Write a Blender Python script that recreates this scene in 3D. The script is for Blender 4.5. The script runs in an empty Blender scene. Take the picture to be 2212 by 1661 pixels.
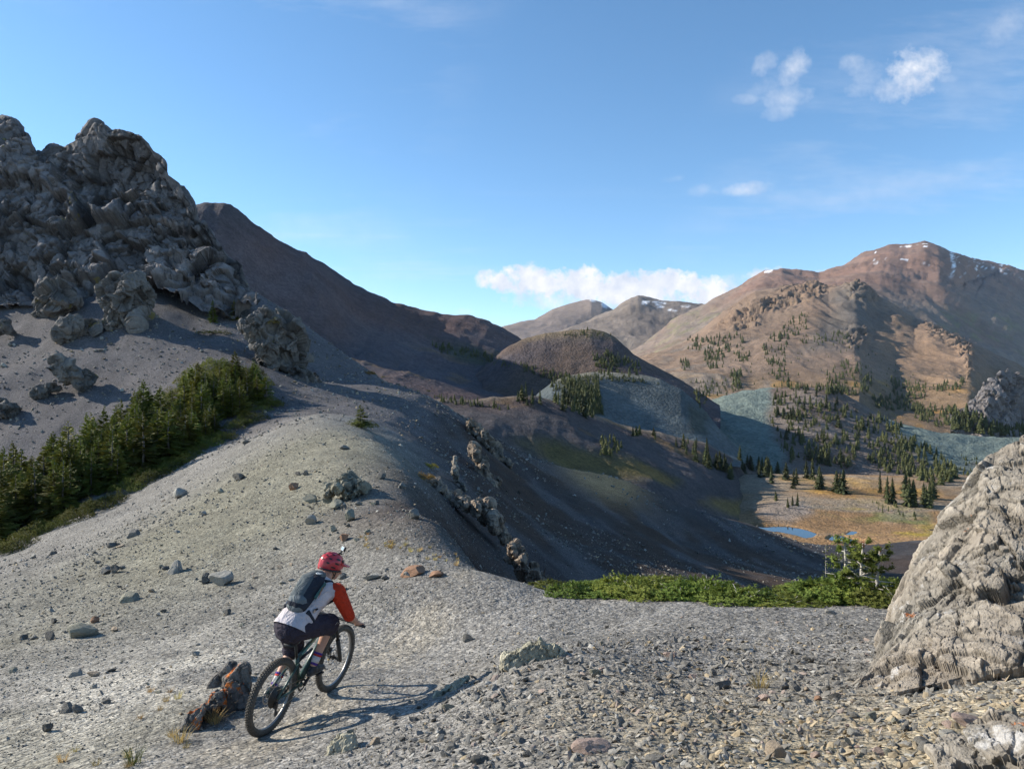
import bpy, bmesh, math, random
import numpy as np
from mathutils import Vector, Matrix, Quaternion
R = math.radians
S = bpy.context.scene
COL = S.collection

# ------------------------------------------------------------------ camera, sky, sun, exposure
F = 710.0                     # focal length in pixels of the 1024 px wide picture
cam_d = bpy.data.cameras.new('camera'); cam = bpy.data.objects.new('camera', cam_d); COL.objects.link(cam)
cam_d.sensor_width = 36.0; cam_d.lens = 36.0 * F / 1024.0
cam_d.clip_start = 0.1; cam_d.clip_end = 40000
cam.location = (0, 0, 0); cam.rotation_euler = (R(90), 0, 0)
S.camera = cam

SUN_EL, SUN_AZ = 28.0, -76.0     # azimuth from the view direction (+Y), negative = to the left
to_sun = Vector((math.sin(R(SUN_AZ)) * math.cos(R(SUN_EL)), math.cos(R(SUN_AZ)) * math.cos(R(SUN_EL)), math.sin(R(SUN_EL))))
sun_d = bpy.data.lights.new('sun', 'SUN'); sun_d.energy = 5.0; sun_d.angle = R(0.53); sun_d.color = (1.0, 0.93, 0.80)
sun = bpy.data.objects.new('sun', sun_d); COL.objects.link(sun)
sun.rotation_euler = to_sun.to_track_quat('Z', 'Y').to_euler()
sun.location = to_sun * 50

W = bpy.data.worlds.new('World'); S.world = W; W.use_nodes = True
def build_world():
    nt = W.node_tree; nt.nodes.clear(); L = nt.links.new
    def N(t, **k):
        n = nt.nodes.new(t)
        for a, b in k.items(): setattr(n, a, b)
        return n
    def M(op, a, b=None, clamp=False):
        n = N('ShaderNodeMath', operation=op, use_clamp=clamp)
        for i, v in enumerate((a, b)):
            if v is None: continue
            if isinstance(v, (int, float)): n.inputs[i].default_value = v
            else: L(v, n.inputs[i])
        return n.outputs[0]
    sky = N('ShaderNodeTexSky', sky_type='NISHITA', sun_disc=False, sun_elevation=R(SUN_EL), sun_rotation=R(SUN_AZ),
            altitude=2200, air_density=1.0, dust_density=0.35, ozone_density=2.2)
    hs = N('ShaderNodeHueSaturation'); hs.inputs['Saturation'].default_value = 1.12; hs.inputs['Hue'].default_value = 0.493; hs.inputs['Value'].default_value = 1.0
    L(sky.outputs[0], hs.inputs['Color'])
    # clouds, laid out over the directions of the sky: u = x/y, v = z/y
    tc = N('ShaderNodeTexCoord'); sep = N('ShaderNodeSeparateXYZ'); L(tc.outputs['Generated'], sep.inputs[0])
    ysafe = M('MAXIMUM', sep.outputs[1], 0.05)
    u = M('DIVIDE', sep.outputs[0], ysafe); v = M('DIVIDE', sep.outputs[2], ysafe)
    com = N('ShaderNodeCombineXYZ'); L(u, com.inputs[0]); L(v, com.inputs[1])
    def noise(scale, det=6.0, rough=0.6, sx=1.0, sy=1.0, off=0.0, rot=0.0):
        mp = N('ShaderNodeMapping'); L(com.outputs[0], mp.inputs[0]); mp.inputs['Scale'].default_value = (sx, sy, 1); mp.inputs['Location'].default_value = (off, off * .7, off * .3)
        mp.inputs['Rotation'].default_value = (0, 0, rot)
        n = N('ShaderNodeTexNoise'); L(mp.outputs[0], n.inputs['Vector']); n.inputs['Scale'].default_value = scale
        n.inputs['Detail'].default_value = det; n.inputs['Roughness'].default_value = rough
        return n.outputs['Fac']
    nz = noise(14, 9, 0.62); nf = noise(46, 6, 0.6, off=3.3); big = noise(30, 5, 0.55, off=9.1)
    nff = noise(120, 5, 0.65, off=7.7)
    warp = M('ADD', M('ADD', M('MULTIPLY', M('SUBTRACT', nz, 0.5), 1.3), M('MULTIPLY', M('SUBTRACT', nf, 0.52), 2.4)), M('MULTIPLY', M('SUBTRACT', nff, 0.5), 0.8))
    total = None
    def px(x, y): return ((x - 512) / F, (384 - y) / F)
    blobs = CLOUDS
    for (x, y, rx, ry, rot, dens, soft) in blobs:
        cu, cv = px(x, y); rx /= F; ry /= F; c, s = math.cos(R(rot)), math.sin(R(rot))
        du = M('SUBTRACT', u, cu); dv = M('SUBTRACT', v, cv)
        a = M('ADD', M('MULTIPLY', du, c / rx), M('MULTIPLY', dv, s / rx))
        b = M('ADD', M('MULTIPLY', du, -s / ry), M('MULTIPLY', dv, c / ry))
        r2 = M('ADD', M('MULTIPLY', a, a), M('MULTIPLY', b, b))
        m = M('ADD', M('SUBTRACT', 1.0, r2), warp)
        m = M('MULTIPLY', M('MULTIPLY', M('MINIMUM', M('MAXIMUM', m, 0.0), soft), 1.0 / soft), dens)
        total = m if total is None else M('MAXIMUM', total, m)
    # thin high cirrus streaks everywhere above the horizon
    ci = noise(2.2, 8, 0.62, sx=1.0, sy=5.0, off=5.0, rot=0.55); cim = noise(1.6, 2, 0.5, off=1.7)
    cirr = M('MULTIPLY', M('MULTIPLY', M('MAXIMUM', M('SUBTRACT', ci, 0.50), 0.0), M('MAXIMUM', M('SUBTRACT', cim, 0.42), 0.0)), 5.5)
    lowb = noise(5.0, 6, 0.6, sx=0.5, sy=7.0, off=2.0)
    lowm = M('MULTIPLY', M('MAXIMUM', M('SUBTRACT', lowb, 0.55), 0.0), M('MAXIMUM', M('SUBTRACT', 1.0, M('MULTIPLY', M('ABSOLUTE', M('SUBTRACT', v, 0.16)), 8.0)), 0.0))
    cirr = M('ADD', M('MINIMUM', cirr, 0.34), M('MULTIPLY', lowm, 1.3))
    fac = M('MINIMUM', M('ADD', total, cirr), 1.0)
    fac = M('MULTIPLY', fac, M('GREATER_THAN', sep.outputs[1], 0.05))
    # cumulus shading put in by noise, from blue grey to white
    shade = M('ADD', M('MULTIPLY', M('SUBTRACT', big, 0.5), 2.8), 0.68, clamp=True)
    cr = N('ShaderNodeMix', data_type='RGBA'); L(shade, cr.inputs['Factor'])
    cr.inputs['A'].default_value = (2.7, 3.1, 3.9, 1); cr.inputs['B'].default_value = (4.7, 4.7, 4.8, 1)
    mix = N('ShaderNodeMix', data_type='RGBA'); L(fac, mix.inputs['Factor']); L(hs.outputs[0], mix.inputs['A']); L(cr.outputs['Result'], mix.inputs['B'])
    bg = N('ShaderNodeBackground'); bg.inputs['Strength'].default_value = 0.14; L(mix.outputs['Result'], bg.inputs['Color'])
    out = N('ShaderNodeOutputWorld'); L(bg.outputs[0], out.inputs[0])
# (x, y, radius x, radius y, tilt, density, softness) of each cloud puff, as directions given by picture coordinates
CLOUDS = [
    (914, 74, 34, 26, 28, .95, 1.5), (893, 88, 34, 15, 20, .8, 2.0), (866, 90, 30, 9, 5, .5, 2.4), (852, 64, 12, 16, 70, .5, 2.2), (868, 76, 18, 16, 40, .38, 2.4), (932, 62, 18, 22, 60, .85, 1.8), (946, 78, 16, 5, 0, .35, 2.4),
    (793, 69, 24, 14, 50, .68, 2.0), (764, 64, 18, 12, 45, .5, 2.2), (786, 96, 28, 12, 10, .6, 2.2), (780, 112, 18, 10, 15, .48, 2.4), (746, 99, 16, 6, 0, .36, 2.4), (770, 84, 26, 10, 20, .3, 2.6),
    (1005, 28, 30, 14, 35, .36, 2.4), (745, 189, 36, 7.5, 6, .6, 1.8), (700, 190, 12, 6, 15, .32, 2.2), (672, 179, 16, 3.5, 12, .22, 2.2),
    (500, 281, 28, 12, -6, 1.0, .7), (535, 281, 46, 18, -6, 1.0, .6), (575, 286, 56, 20, 0, 1.0, .6), (620, 289, 60, 20, -3, 1.0, .6), (665, 287, 56, 19, 0, 1.0, .6), (705, 291, 44, 18, 0, 1.0, .7), (765, 279, 22, 15, 15, 1.0, .9), (728, 284, 24, 12, 10, .85, 1.4),
    (560, 299, 60, 11, 0, .9, 1.2), (635, 303, 60, 10, 0, .9, 1.2), (463, 311, 12, 4, 0, .5, 2.0), (830, 272, 18, 4, 0, .55, 1.6),
]
build_world()
S.view_settings.view_transform = 'Standard'; S.view_settings.look = 'None'; S.view_settings.gamma = 1.0
S.view_settings.use_curve_mapping = False; S.view_settings.exposure = 0.70
S.cycles.max_bounces = 5; S.cycles.diffuse_bounces = 2; S.cycles.glossy_bounces = 2; S.cycles.transmission_bounces = 2; S.cycles.transparent_max_bounces = 8; S.cycles.volume_bounces = 0
S.cycles.use_adaptive_sampling = True; S.cycles.adaptive_threshold = 0.02
S.cycles.use_denoising = True

# ------------------------------------------------------------------ numpy noise
def _h(ix, iy, iz, seed):
    h = (ix.astype(np.uint32) * np.uint32(374761393) + iy.astype(np.uint32) * np.uint32(668265263) + iz.astype(np.uint32) * np.uint32(2147483647) + np.uint32((seed * 974711 + 12345) & 0xffffffff))
    h = (h ^ (h >> np.uint32(13))) * np.uint32(1274126177)
    h = (h ^ (h >> np.uint32(16))) * np.uint32(2246822519)
    return h ^ (h >> np.uint32(15))
def hf(ix, iy, iz, seed): return _h(ix, iy, iz, seed).astype(np.float64) / 4294967295.0
def vnoise(p, seed=0):
    p = np.asarray(p, float); b = np.floor(p); f = p - b; b = b.astype(np.int64); f = f * f * f * (f * (f * 6 - 15) + 10)
    out = 0
    for dx in (0, 1):
        wx = f[..., 0] if dx else 1 - f[..., 0]
        for dy in (0, 1):
            wy = f[..., 1] if dy else 1 - f[..., 1]
            for dz in (0, 1):
                wz = f[..., 2] if dz else 1 - f[..., 2]
                out = out + wx * wy * wz * hf(b[..., 0] + dx, b[..., 1] + dy, b[..., 2] + dz, seed)
    return out * 2 - 1
def fbm(p, octaves=4, seed=0, lac=2.03, gain=0.5):
    p = np.asarray(p, float); a = 1.0; s = 0; t = 0
    for k in range(octaves):
        s = s + a * vnoise(p, seed + k * 17); t += a; a *= gain; p = p * lac + 3.17
    return s / t * 1.6
def ridged(p, octaves=4, seed=0, gain=0.5):
    p = np.asarray(p, float); a = 1.0; s = 0; t = 0
    for k in range(octaves):
        s = s + a * (1 - np.abs(vnoise(p, seed + k * 31)) * 2); t += a; a *= gain; p = p * 2.07 + 1.7
    return s / t
def worley(p, seed=0):
    """nearest jittered seed: F1, F2, three random numbers of the cell, offset from its seed"""
    p = np.asarray(p, float); b = np.floor(p).astype(np.int64)
    f1 = np.full(p.shape[:-1], 9.0); f2 = f1.copy(); off = np.zeros_like(p); idx = np.zeros_like(b)
    for dx in (-1, 0, 1):
        for dy in (-1, 0, 1):
            for dz in (-1, 0, 1):
                c = b + np.array([dx, dy, dz])
                s = np.stack([hf(c[..., 0], c[..., 1], c[..., 2], seed + q) for q in (1, 2, 3)], -1) + c
                v = p - s; d = np.sqrt((v * v).sum(-1))
                n = d < f1
                f2 = np.where(n, f1, np.minimum(f2, d)); f1 = np.where(n, d, f1)
                off = np.where(n[..., None], v, off); idx = np.where(n[..., None], c, idx)
    rnd = np.stack([hf(idx[..., 0], idx[..., 1], idx[..., 2], seed + q) for q in (11, 12, 13)], -1)
    return f1, f2, rnd, off
def facets(p, seed=0, crack=0.12, cw=0.06):
    """blocky rock relief: each cell a tilted plane, with thin cracks between the cells"""
    f1, f2, rnd, off = worley(p, seed)
    n = rnd * 2 - 1; n = n / (np.linalg.norm(n, axis=-1, keepdims=True) + .15)
    d = (off * n).sum(-1) * 1.15 + (rnd[..., 0] - 0.5) * 0.55
    e = np.clip((f2 - f1) / cw, 0, 1)
    return d - crack * (1 - e), e
def blocks(p, seed=0, jit=.45):
    """jointed rock: tilted box-shaped blocks with flat faces and sharp edges; returns relief and distance to the joints"""
    p = np.asarray(p, float); b = np.floor(p).astype(np.int64); f1 = np.full(p.shape[:-1], 9.0); f2 = f1.copy(); val = np.zeros(p.shape[:-1])
    for dx in (-1, 0, 1):
        for dy in (-1, 0, 1):
            for dz in (-1, 0, 1):
                c = b + np.array([dx, dy, dz]); r = [hf(c[..., 0], c[..., 1], c[..., 2], seed + q) for q in range(1, 9)]
                v = p - (np.stack(r[:3], -1) * .8 + .1 + c); t1 = (r[3] - .5) * jit * 2; t2 = (r[4] - .5) * jit * 2; t3 = (r[5] - .5) * jit * 2
                x = v[..., 0] + t1 * v[..., 1] - t2 * v[..., 2]; y = v[..., 1] - t1 * v[..., 0] + t3 * v[..., 2]; z = v[..., 2] + t2 * v[..., 0] - t3 * v[..., 1]
                d = np.maximum(np.maximum(np.abs(x) * (.75 + .5 * r[6]), np.abs(y)), np.abs(z) * (.75 + .5 * r[7])); n = d < f1
                f2 = np.where(n, f1, np.minimum(f2, d)); f1 = np.where(n, d, f1); val = np.where(n, (r[6] - .5) * 1.0 + ((r[3] - .5) * x + (r[4] - .5) * y + (r[5] - .5) * z) * 1.9, val)
    e = np.clip((f2 - f1) / .07, 0, 1)
    return val - .16 * (1 - e), e
def smooth01(a, b, x):
    t = np.clip((x - a) / (b - a), 0, 1); return t * t * (3 - 2 * t)
def lerp(a, b, t): return a + (b - a) * t
def mixc(c0, c1, t):
    t = np.asarray(t)[..., None]; return np.asarray(c0) * (1 - t) + np.asarray(c1) * t

# ------------------------------------------------------------------ mesh helpers
def npmesh(name, V, faces, cols=None, smooth=True, mat_idx=None):
    V = np.asarray(V, np.float32); faces = np.asarray(faces, np.int32)
    me = bpy.data.meshes.new(name); nv, (nf, k) = len(V), faces.shape
    me.vertices.add(nv); me.vertices.foreach_set('co', V.ravel())
    me.loops.add(nf * k); me.loops.foreach_set('vertex_index', faces.ravel())
    me.polygons.add(nf); me.polygons.foreach_set('loop_start', np.arange(0, nf * k, k, dtype=np.int32))
    me.polygons.foreach_set('use_smooth', np.full(nf, smooth, dtype=bool))
    if mat_idx is not None: me.polygons.foreach_set('material_index', np.asarray(mat_idx, np.int32))
    me.update(calc_edges=True)
    if cols is not None:
        c = np.ones((nv, 4), np.float32); c[:, :3] = cols
        at = me.color_attributes.new('Col', 'FLOAT_COLOR', 'POINT'); at.data.foreach_set('color', c.ravel())
    return me
def add(name, me, mat=None, parent=None, loc=None, rot=None, scale=None, **props):
    o = bpy.data.objects.new(name, me); COL.objects.link(o)
    if mat is not None and me is not None and len(me.materials) == 0:
        for m in (mat if isinstance(mat, (list, tuple)) else [mat]): me.materials.append(m)
    if parent is not None: o.parent = parent
    if loc is not None: o.location = loc
    if rot is not None: o.rotation_euler = rot
    if scale is not None: o.scale = scale if hasattr(scale, '__len__') else (scale,) * 3
    for k, v in props.items():
        if v is not None: o[k] = v
    return o
def grid_faces(nr, nc):
    i = np.arange(nr - 1)[:, None] * nc + np.arange(nc - 1)[None, :]; i = i.ravel()
    return np.stack([i, i + 1, i + nc + 1, i + nc], 1)
def grid_normals(G):
    du = np.gradient(G, axis=1); dv = np.gradient(G, axis=0)
    n = np.cross(du, dv); n /= np.linalg.norm(n, axis=-1, keepdims=True) + 1e-12
    return n
def pix(px, py, d): return np.stack([(np.asarray(px) - 512) / F * d, np.asarray(d) + 0 * np.asarray(px), (384 - np.asarray(py)) / F * d], -1)
def unpix(P): return 512 + F * P[..., 0] / P[..., 1], 384 - F * P[..., 2] / P[..., 1]

# ------------------------------------------------------------------ material helper
class NT:
    def __init__(s, name):
        s.m = bpy.data.materials.new(name); s.m.use_nodes = True; s.nt = s.m.node_tree
        s.b = s.nt.nodes['Principled BSDF']; s.b.inputs['Specular IOR Level'].default_value = 0.2; s.b.inputs['Roughness'].default_value = 0.9
    def n(s, t, **k):
        x = s.nt.nodes.new(t)
        for a, b in k.items(): setattr(x, a, b)
        return x
    def put(s, sock, v):
        if v is None: return
        if hasattr(v, 'links') or hasattr(v, 'is_linked'): s.nt.links.new(v, sock)
        else: sock.default_value = v
    def coord(s, kind='Object'):
        if not hasattr(s, '_tc'): s._tc = s.n('ShaderNodeTexCoord')
        return s._tc.outputs[kind]
    def pos(s):
        if not hasattr(s, '_g'): s._g = s.n('ShaderNodeNewGeometry')
        return s._g.outputs['Position']
    def mapv(s, vec, scale=(1, 1, 1), rot=(0, 0, 0)):
        x = s.n('ShaderNodeMapping'); s.put(x.inputs[0], vec); x.inputs['Scale'].default_value = scale; x.inputs['Rotation'].default_value = rot; return x.outputs[0]
    def noise(s, scale, det=5, rough=.6, vec=None, dist=0):
        x = s.n('ShaderNodeTexNoise'); s.put(x.inputs['Vector'], vec if vec is not None else s.pos())
        x.inputs['Scale'].default_value = scale; x.inputs['Detail'].default_value = det; x.inputs['Roughness'].default_value = rough; x.inputs['Distortion'].default_value = dist
        return x.outputs['Fac']
    def vor(s, scale, feat='F1', vec=None, out='Distance', rnd=1.0, metric='EUCLIDEAN'):
        x = s.n('ShaderNodeTexVoronoi', feature=feat, distance=metric); s.put(x.inputs['Vector'], vec if vec is not None else s.pos()); x.inputs['Scale'].default_value = scale
        x.inputs['Randomness'].default_value = rnd
        return x.outputs[out]
    def math(s, op, a, b=None, c=None, clamp=False):
        x = s.n('ShaderNodeMath', operation=op, use_clamp=clamp)
        for i, v in enumerate((a, b, c)): s.put(x.inputs[i], v)
        return x.outputs[0]
    def ramp(s, fac, stops, interp='LINEAR'):
        x = s.n('ShaderNodeValToRGB'); s.put(x.inputs[0], fac); e = x.color_ramp.elements; x.color_ramp.interpolation = interp
        while len(e) < len(stops): e.new(0.5)
        for k, (p, c) in enumerate(stops):
            e[k].position = p; e[k].color = (*((c,) * 3 if isinstance(c, (int, float)) else c), 1)
        return x.outputs[0]
    def mix(s, fac, a, b, blend='MIX'):
        x = s.n('ShaderNodeMix', data_type='RGBA', blend_type=blend); s.put(x.inputs['Factor'], fac)
        for nm, v in (('A', a), ('B', b)):
            if isinstance(v, tuple) and len(v) == 3: v = (*v, 1)
            s.put(x.inputs[nm], v)
        return x.outputs['Result']
    def attr(s, name='Col'):
        x = s.n('ShaderNodeAttribute'); x.attribute_name = name; return x.outputs['Color']
    def objrand(s):
        return s.n('ShaderNodeObjectInfo').outputs['Random']
    def bump(s, h, strength=.5, dist=.05, nrm=None):
        x = s.n('ShaderNodeBump'); s.put(x.inputs['Height'], h); x.inputs['Strength'].default_value = strength; x.inputs['Distance'].default_value = dist
        if nrm is not None: s.put(x.inputs['Normal'], nrm)
        return x.outputs[0]
    def done(s, color=None, rough=None, nrm=None, **k):
        if isinstance(color, tuple) and len(color) == 3: color = (*color, 1)
        s.put(s.b.inputs['Base Color'], color); s.put(s.b.inputs['Roughness'], rough); s.put(s.b.inputs['Normal'], nrm)
        for a, v in k.items(): s.put(s.b.inputs[a.replace('_', ' ')], v)
        return s.m
def plain(name, c, rough=.6, metal=0.0, spec=.4, grain=0.15, gs=60):
    t = NT(name); f = t.noise(gs, 3, .6, vec=t.coord()); lo = tuple(x * (1 - grain) for x in c); hi = tuple(min(1, x * (1 + grain)) for x in c)
    return t.done(t.ramp(f, [(.3, lo), (.7, hi)]), rough, Metallic=metal, Specular_IOR_Level=spec)
# ------------------------------------------------------------------ terrain materials (base colour zones come in the vertex attribute 'Col')
def terrain_mat(name, scales=(0.5, 3.0), bumps=((1.0, .5, .3),), speck=None, vary=.35, streak=None):
    t = NT(name); c = t.attr()
    for k, sc in enumerate(scales):
        f = t.noise(sc, 6, .62)
        c = t.mix(1.0, c, t.ramp(f, [(.25, 1 - vary), (.75, 1 + vary)]), 'MULTIPLY')
    if speck:
        for sc, lo, hi in speck:
            f = t.vor(sc, out='Color'); x = t.n('ShaderNodeSeparateColor'); t.put(x.inputs[0], f)
            c = t.mix(1.0, c, t.ramp(x.outputs[0], [(0, lo), (1, hi)]), 'MULTIPLY')
    nrm = None
    for sc, st, di in bumps:
        if sc < 0: h = t.math('MULTIPLY', t.vor(-sc), -1.0)
        else: h = t.noise(sc, 7, .65)
        nrm = t.bump(h, st, di, nrm)
    return t.done(c, .95, nrm, Specular_IOR_Level=.1)
M_ground = terrain_mat('scree_ground', (0.35, 4.0), ((2.2, .25, .10), (-8, .55, .05), (-20, .6, .025), (-45, .6, .012)), ((9, .78, 1.18), (22, .62, 1.34), (50, .58, 1.4)), .16)
M_mount = terrain_mat('mountain_slope', (.012, .09), ((.05, .45, 4), (.35, .75, 1.4), (-.7, .6, .7)), ((.7, .8, 1.18),), .22)
M_far = terrain_mat('far_slope', (.004, .03), ((.015, .5, 16), (.1, .8, 5)), None, .22)
M_hill = terrain_mat('hill_slope', (.02, .22), ((.12, .6, 3.0), (.9, .7, .6), (-1.6, .5, .35)), ((1.6, .72, 1.26),), .25)

# ------------------------------------------------------------------ near ground: thin plate spline through (px, py, distance) readings
K = []
def k(*pts): K.extend(pts)
def kz(px, d, z): K.append((px, 384 - F * z / d, d))
k((512, 768, 3.9), (800, 768, 3.5), (1024, 768, 3.3), (250, 768, 5.7), (266, 730, 7.08), (0, 768, 6.7), (331, 688, 8.2), (420, 694, 7.75),
  (560, 650, 7.5), (470, 688, 6.9), (440, 712, 6.4), (520, 640, 9.6), (600, 628, 10.2), (700, 690, 6.2), (700, 642, 8.6), (700, 605, 13.2), (880, 642, 8.4), (880, 606, 12.6), (823, 692, 5.9), (900, 722, 4.6), (1024, 695, 4.5),
  (546, 590, 13.0), (650, 600, 13.4), (420, 640, 11.0), (500, 575, 13.4), (440, 524, 18.5), (403, 482, 26), (384, 445, 36), (324, 419, 45), (380, 600, 13), (350, 560, 16.6), (330, 500, 24), (330, 450, 34),
  (150, 650, 12), (0, 650, 14), (150, 560, 21), (250, 560, 18.5), (200, 500, 31), (0, 560, 36), (60, 530, 39), (116, 505, 42), (185, 468, 46), (231, 437, 52), (278, 403, 60), (300, 420, 48),
  (-250, 600, 34), (-250, 700, 12), (-700, 650, 18), (-700, 570, 50))
# scree slope below the crag
k((60, 480, 50), (0, 500, 50), (130, 440, 55), (180, 400, 60), (230, 370, 66), (0, 440, 58), (60, 420, 60), (120, 380, 66), (0, 380, 68), (60, 350, 73), (0, 335, 80), (100, 315, 80), (160, 320, 80), (200, 330, 80), (235, 338, 78), (285, 370, 72), (60, 300, 88), (0, 295, 90), (150, 285, 92), (200, 305, 88), (250, 310, 88), (-200, 420, 62), (-200, 300, 92), (-700, 420, 62), (-700, 300, 95), (0, 270, 105), (200, 280, 110), (310, 372, 80), (250, 290, 115))
# right flank of the ridge, down to its rim above the pond basin
k((345, 372, 88), (396, 384, 82), (467, 424, 75), (518, 467, 78), (568, 477, 88), (600, 479, 94), (627, 483, 98), (683, 506, 104), (744, 522, 110), (800, 541, 116), (860, 546, 122), (915, 541, 130), (1100, 545, 145))
k((430, 480, 40), (430, 440, 60), (480, 535, 32), (480, 480, 54), (540, 565, 37), (540, 515, 60), (620, 575, 46), (620, 525, 72), (700, 588, 52), (700, 550, 80), (850, 590, 66), (850, 565, 95), (1000, 592, 70), (400, 420, 60))
for px_, d_, z_ in ((546, 19, -8.2), (650, 19, -9), (880, 18, -8.5), (1100, 18, -6.5), (546, 26, -9.6), (650, 30, -11.5), (880, 32, -13.5), (1100, 32, -14),
                    (345, 150, -8), (467, 150, -28), (568, 150, -36), (720, 170, -52), (860, 175, -58), (1100, 200, -62),
                    (1700, 30, -12), (1700, 70, -24), (1700, 140, -38), (1700, 12, -3.4), (1700, 5, -1.2), (1700, 2, -.6), (1250, 9, -2.9), (1250, 5, -1.8), (1250, 2.5, -1.25),
                    (512, 1, -1.7), (512, 2, -1.75), (900, 1.6, -1.55), (100, 1.4, -2.1), (-700, 1.2, -2.4), (-700, 3.0, -3.6), (-700, 7, -4.9), (-200, 3, -2.8), (1700, .8, -1.0), (-700, 110, 16), (200, 140, 16), (250, 3, -2.4), (0, 150, 20)):
    kz(px_, d_, z_)
K = np.array(K, float)
def _uw(px, d): return np.stack([np.arctan((np.asarray(px) - 512) / F) * 1.5, np.log(d)], -1)
def _tk(r2): return np.where(r2 > 1e-12, 0.5 * r2 * np.log(np.maximum(r2, 1e-12)), 0)
_A = _uw(K[:, 0], K[:, 2]); _n = len(_A)
_D2 = ((_A[:, None] - _A[None]) ** 2).sum(-1)
_P = np.concatenate([np.ones((_n, 1)), _A], 1)
_Mx = np.zeros((_n + 3, _n + 3)); _Mx[:_n, :_n] = _tk(_D2) + np.eye(_n) * 2e-4; _Mx[:_n, _n:] = _P; _Mx[_n:, :_n] = _P.T
_q = np.concatenate([(384 - K[:, 1]) / F, np.zeros(3)])
_w = np.linalg.solve(_Mx, _q)
def base_z(x, y):
    x = np.asarray(x, float); y = np.maximum(np.asarray(y, float), 0.5); sh = x.shape; x = x.ravel(); y = y.ravel()
    A = _uw(512 + F * np.clip(x / y, -2.2, 2.2), y); out = np.empty(len(x))
    for s in range(0, len(x), 20000):
        a = A[s:s + 20000]; d2 = ((a[:, None] - _A[None]) ** 2).sum(-1)
        out[s:s + 20000] = _tk(d2) @ _w[:_n] + _w[_n] + a @ _w[_n + 1:]
    return (out * y).reshape(sh)
def ground_z(x, y):
    x = np.asarray(x, float); y = np.asarray(y, float); z = base_z(x, y)
    p = np.stack([x, y, np.zeros_like(x)], -1); d = np.hypot(x, y)
    s = np.clip(d / 30, .12, 1.0)
    z = z + fbm(p * .45, 4, 5) * .10 * s + fbm(p * 2.3, 3, 9) * .012
    far = smooth01(28, 60, d)
    z = z + far * (fbm(p * .12, 4, 3) * .3 + ridged(p * np.array([.35, .12, 1]), 3, 8) * .08)
    return z
def gz(x, y): return float(ground_z(np.array([x]), np.array([y]))[0])
def on_ground(px, py, dmin=1.5, dmax=170):
    """first point of the near ground along the direction of a picture point"""
    d = np.exp(np.linspace(math.log(dmin), math.log(dmax), 900)); P = pix(np.full_like(d, px), np.full_like(d, py), d)
    below = P[:, 2] <= base_z(P[:, 0], P[:, 1])
    if not below.any(): return None
    i = int(np.argmax(below)); p = P[i]; return Vector((p[0], p[1], gz(p[0], p[1])))

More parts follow.
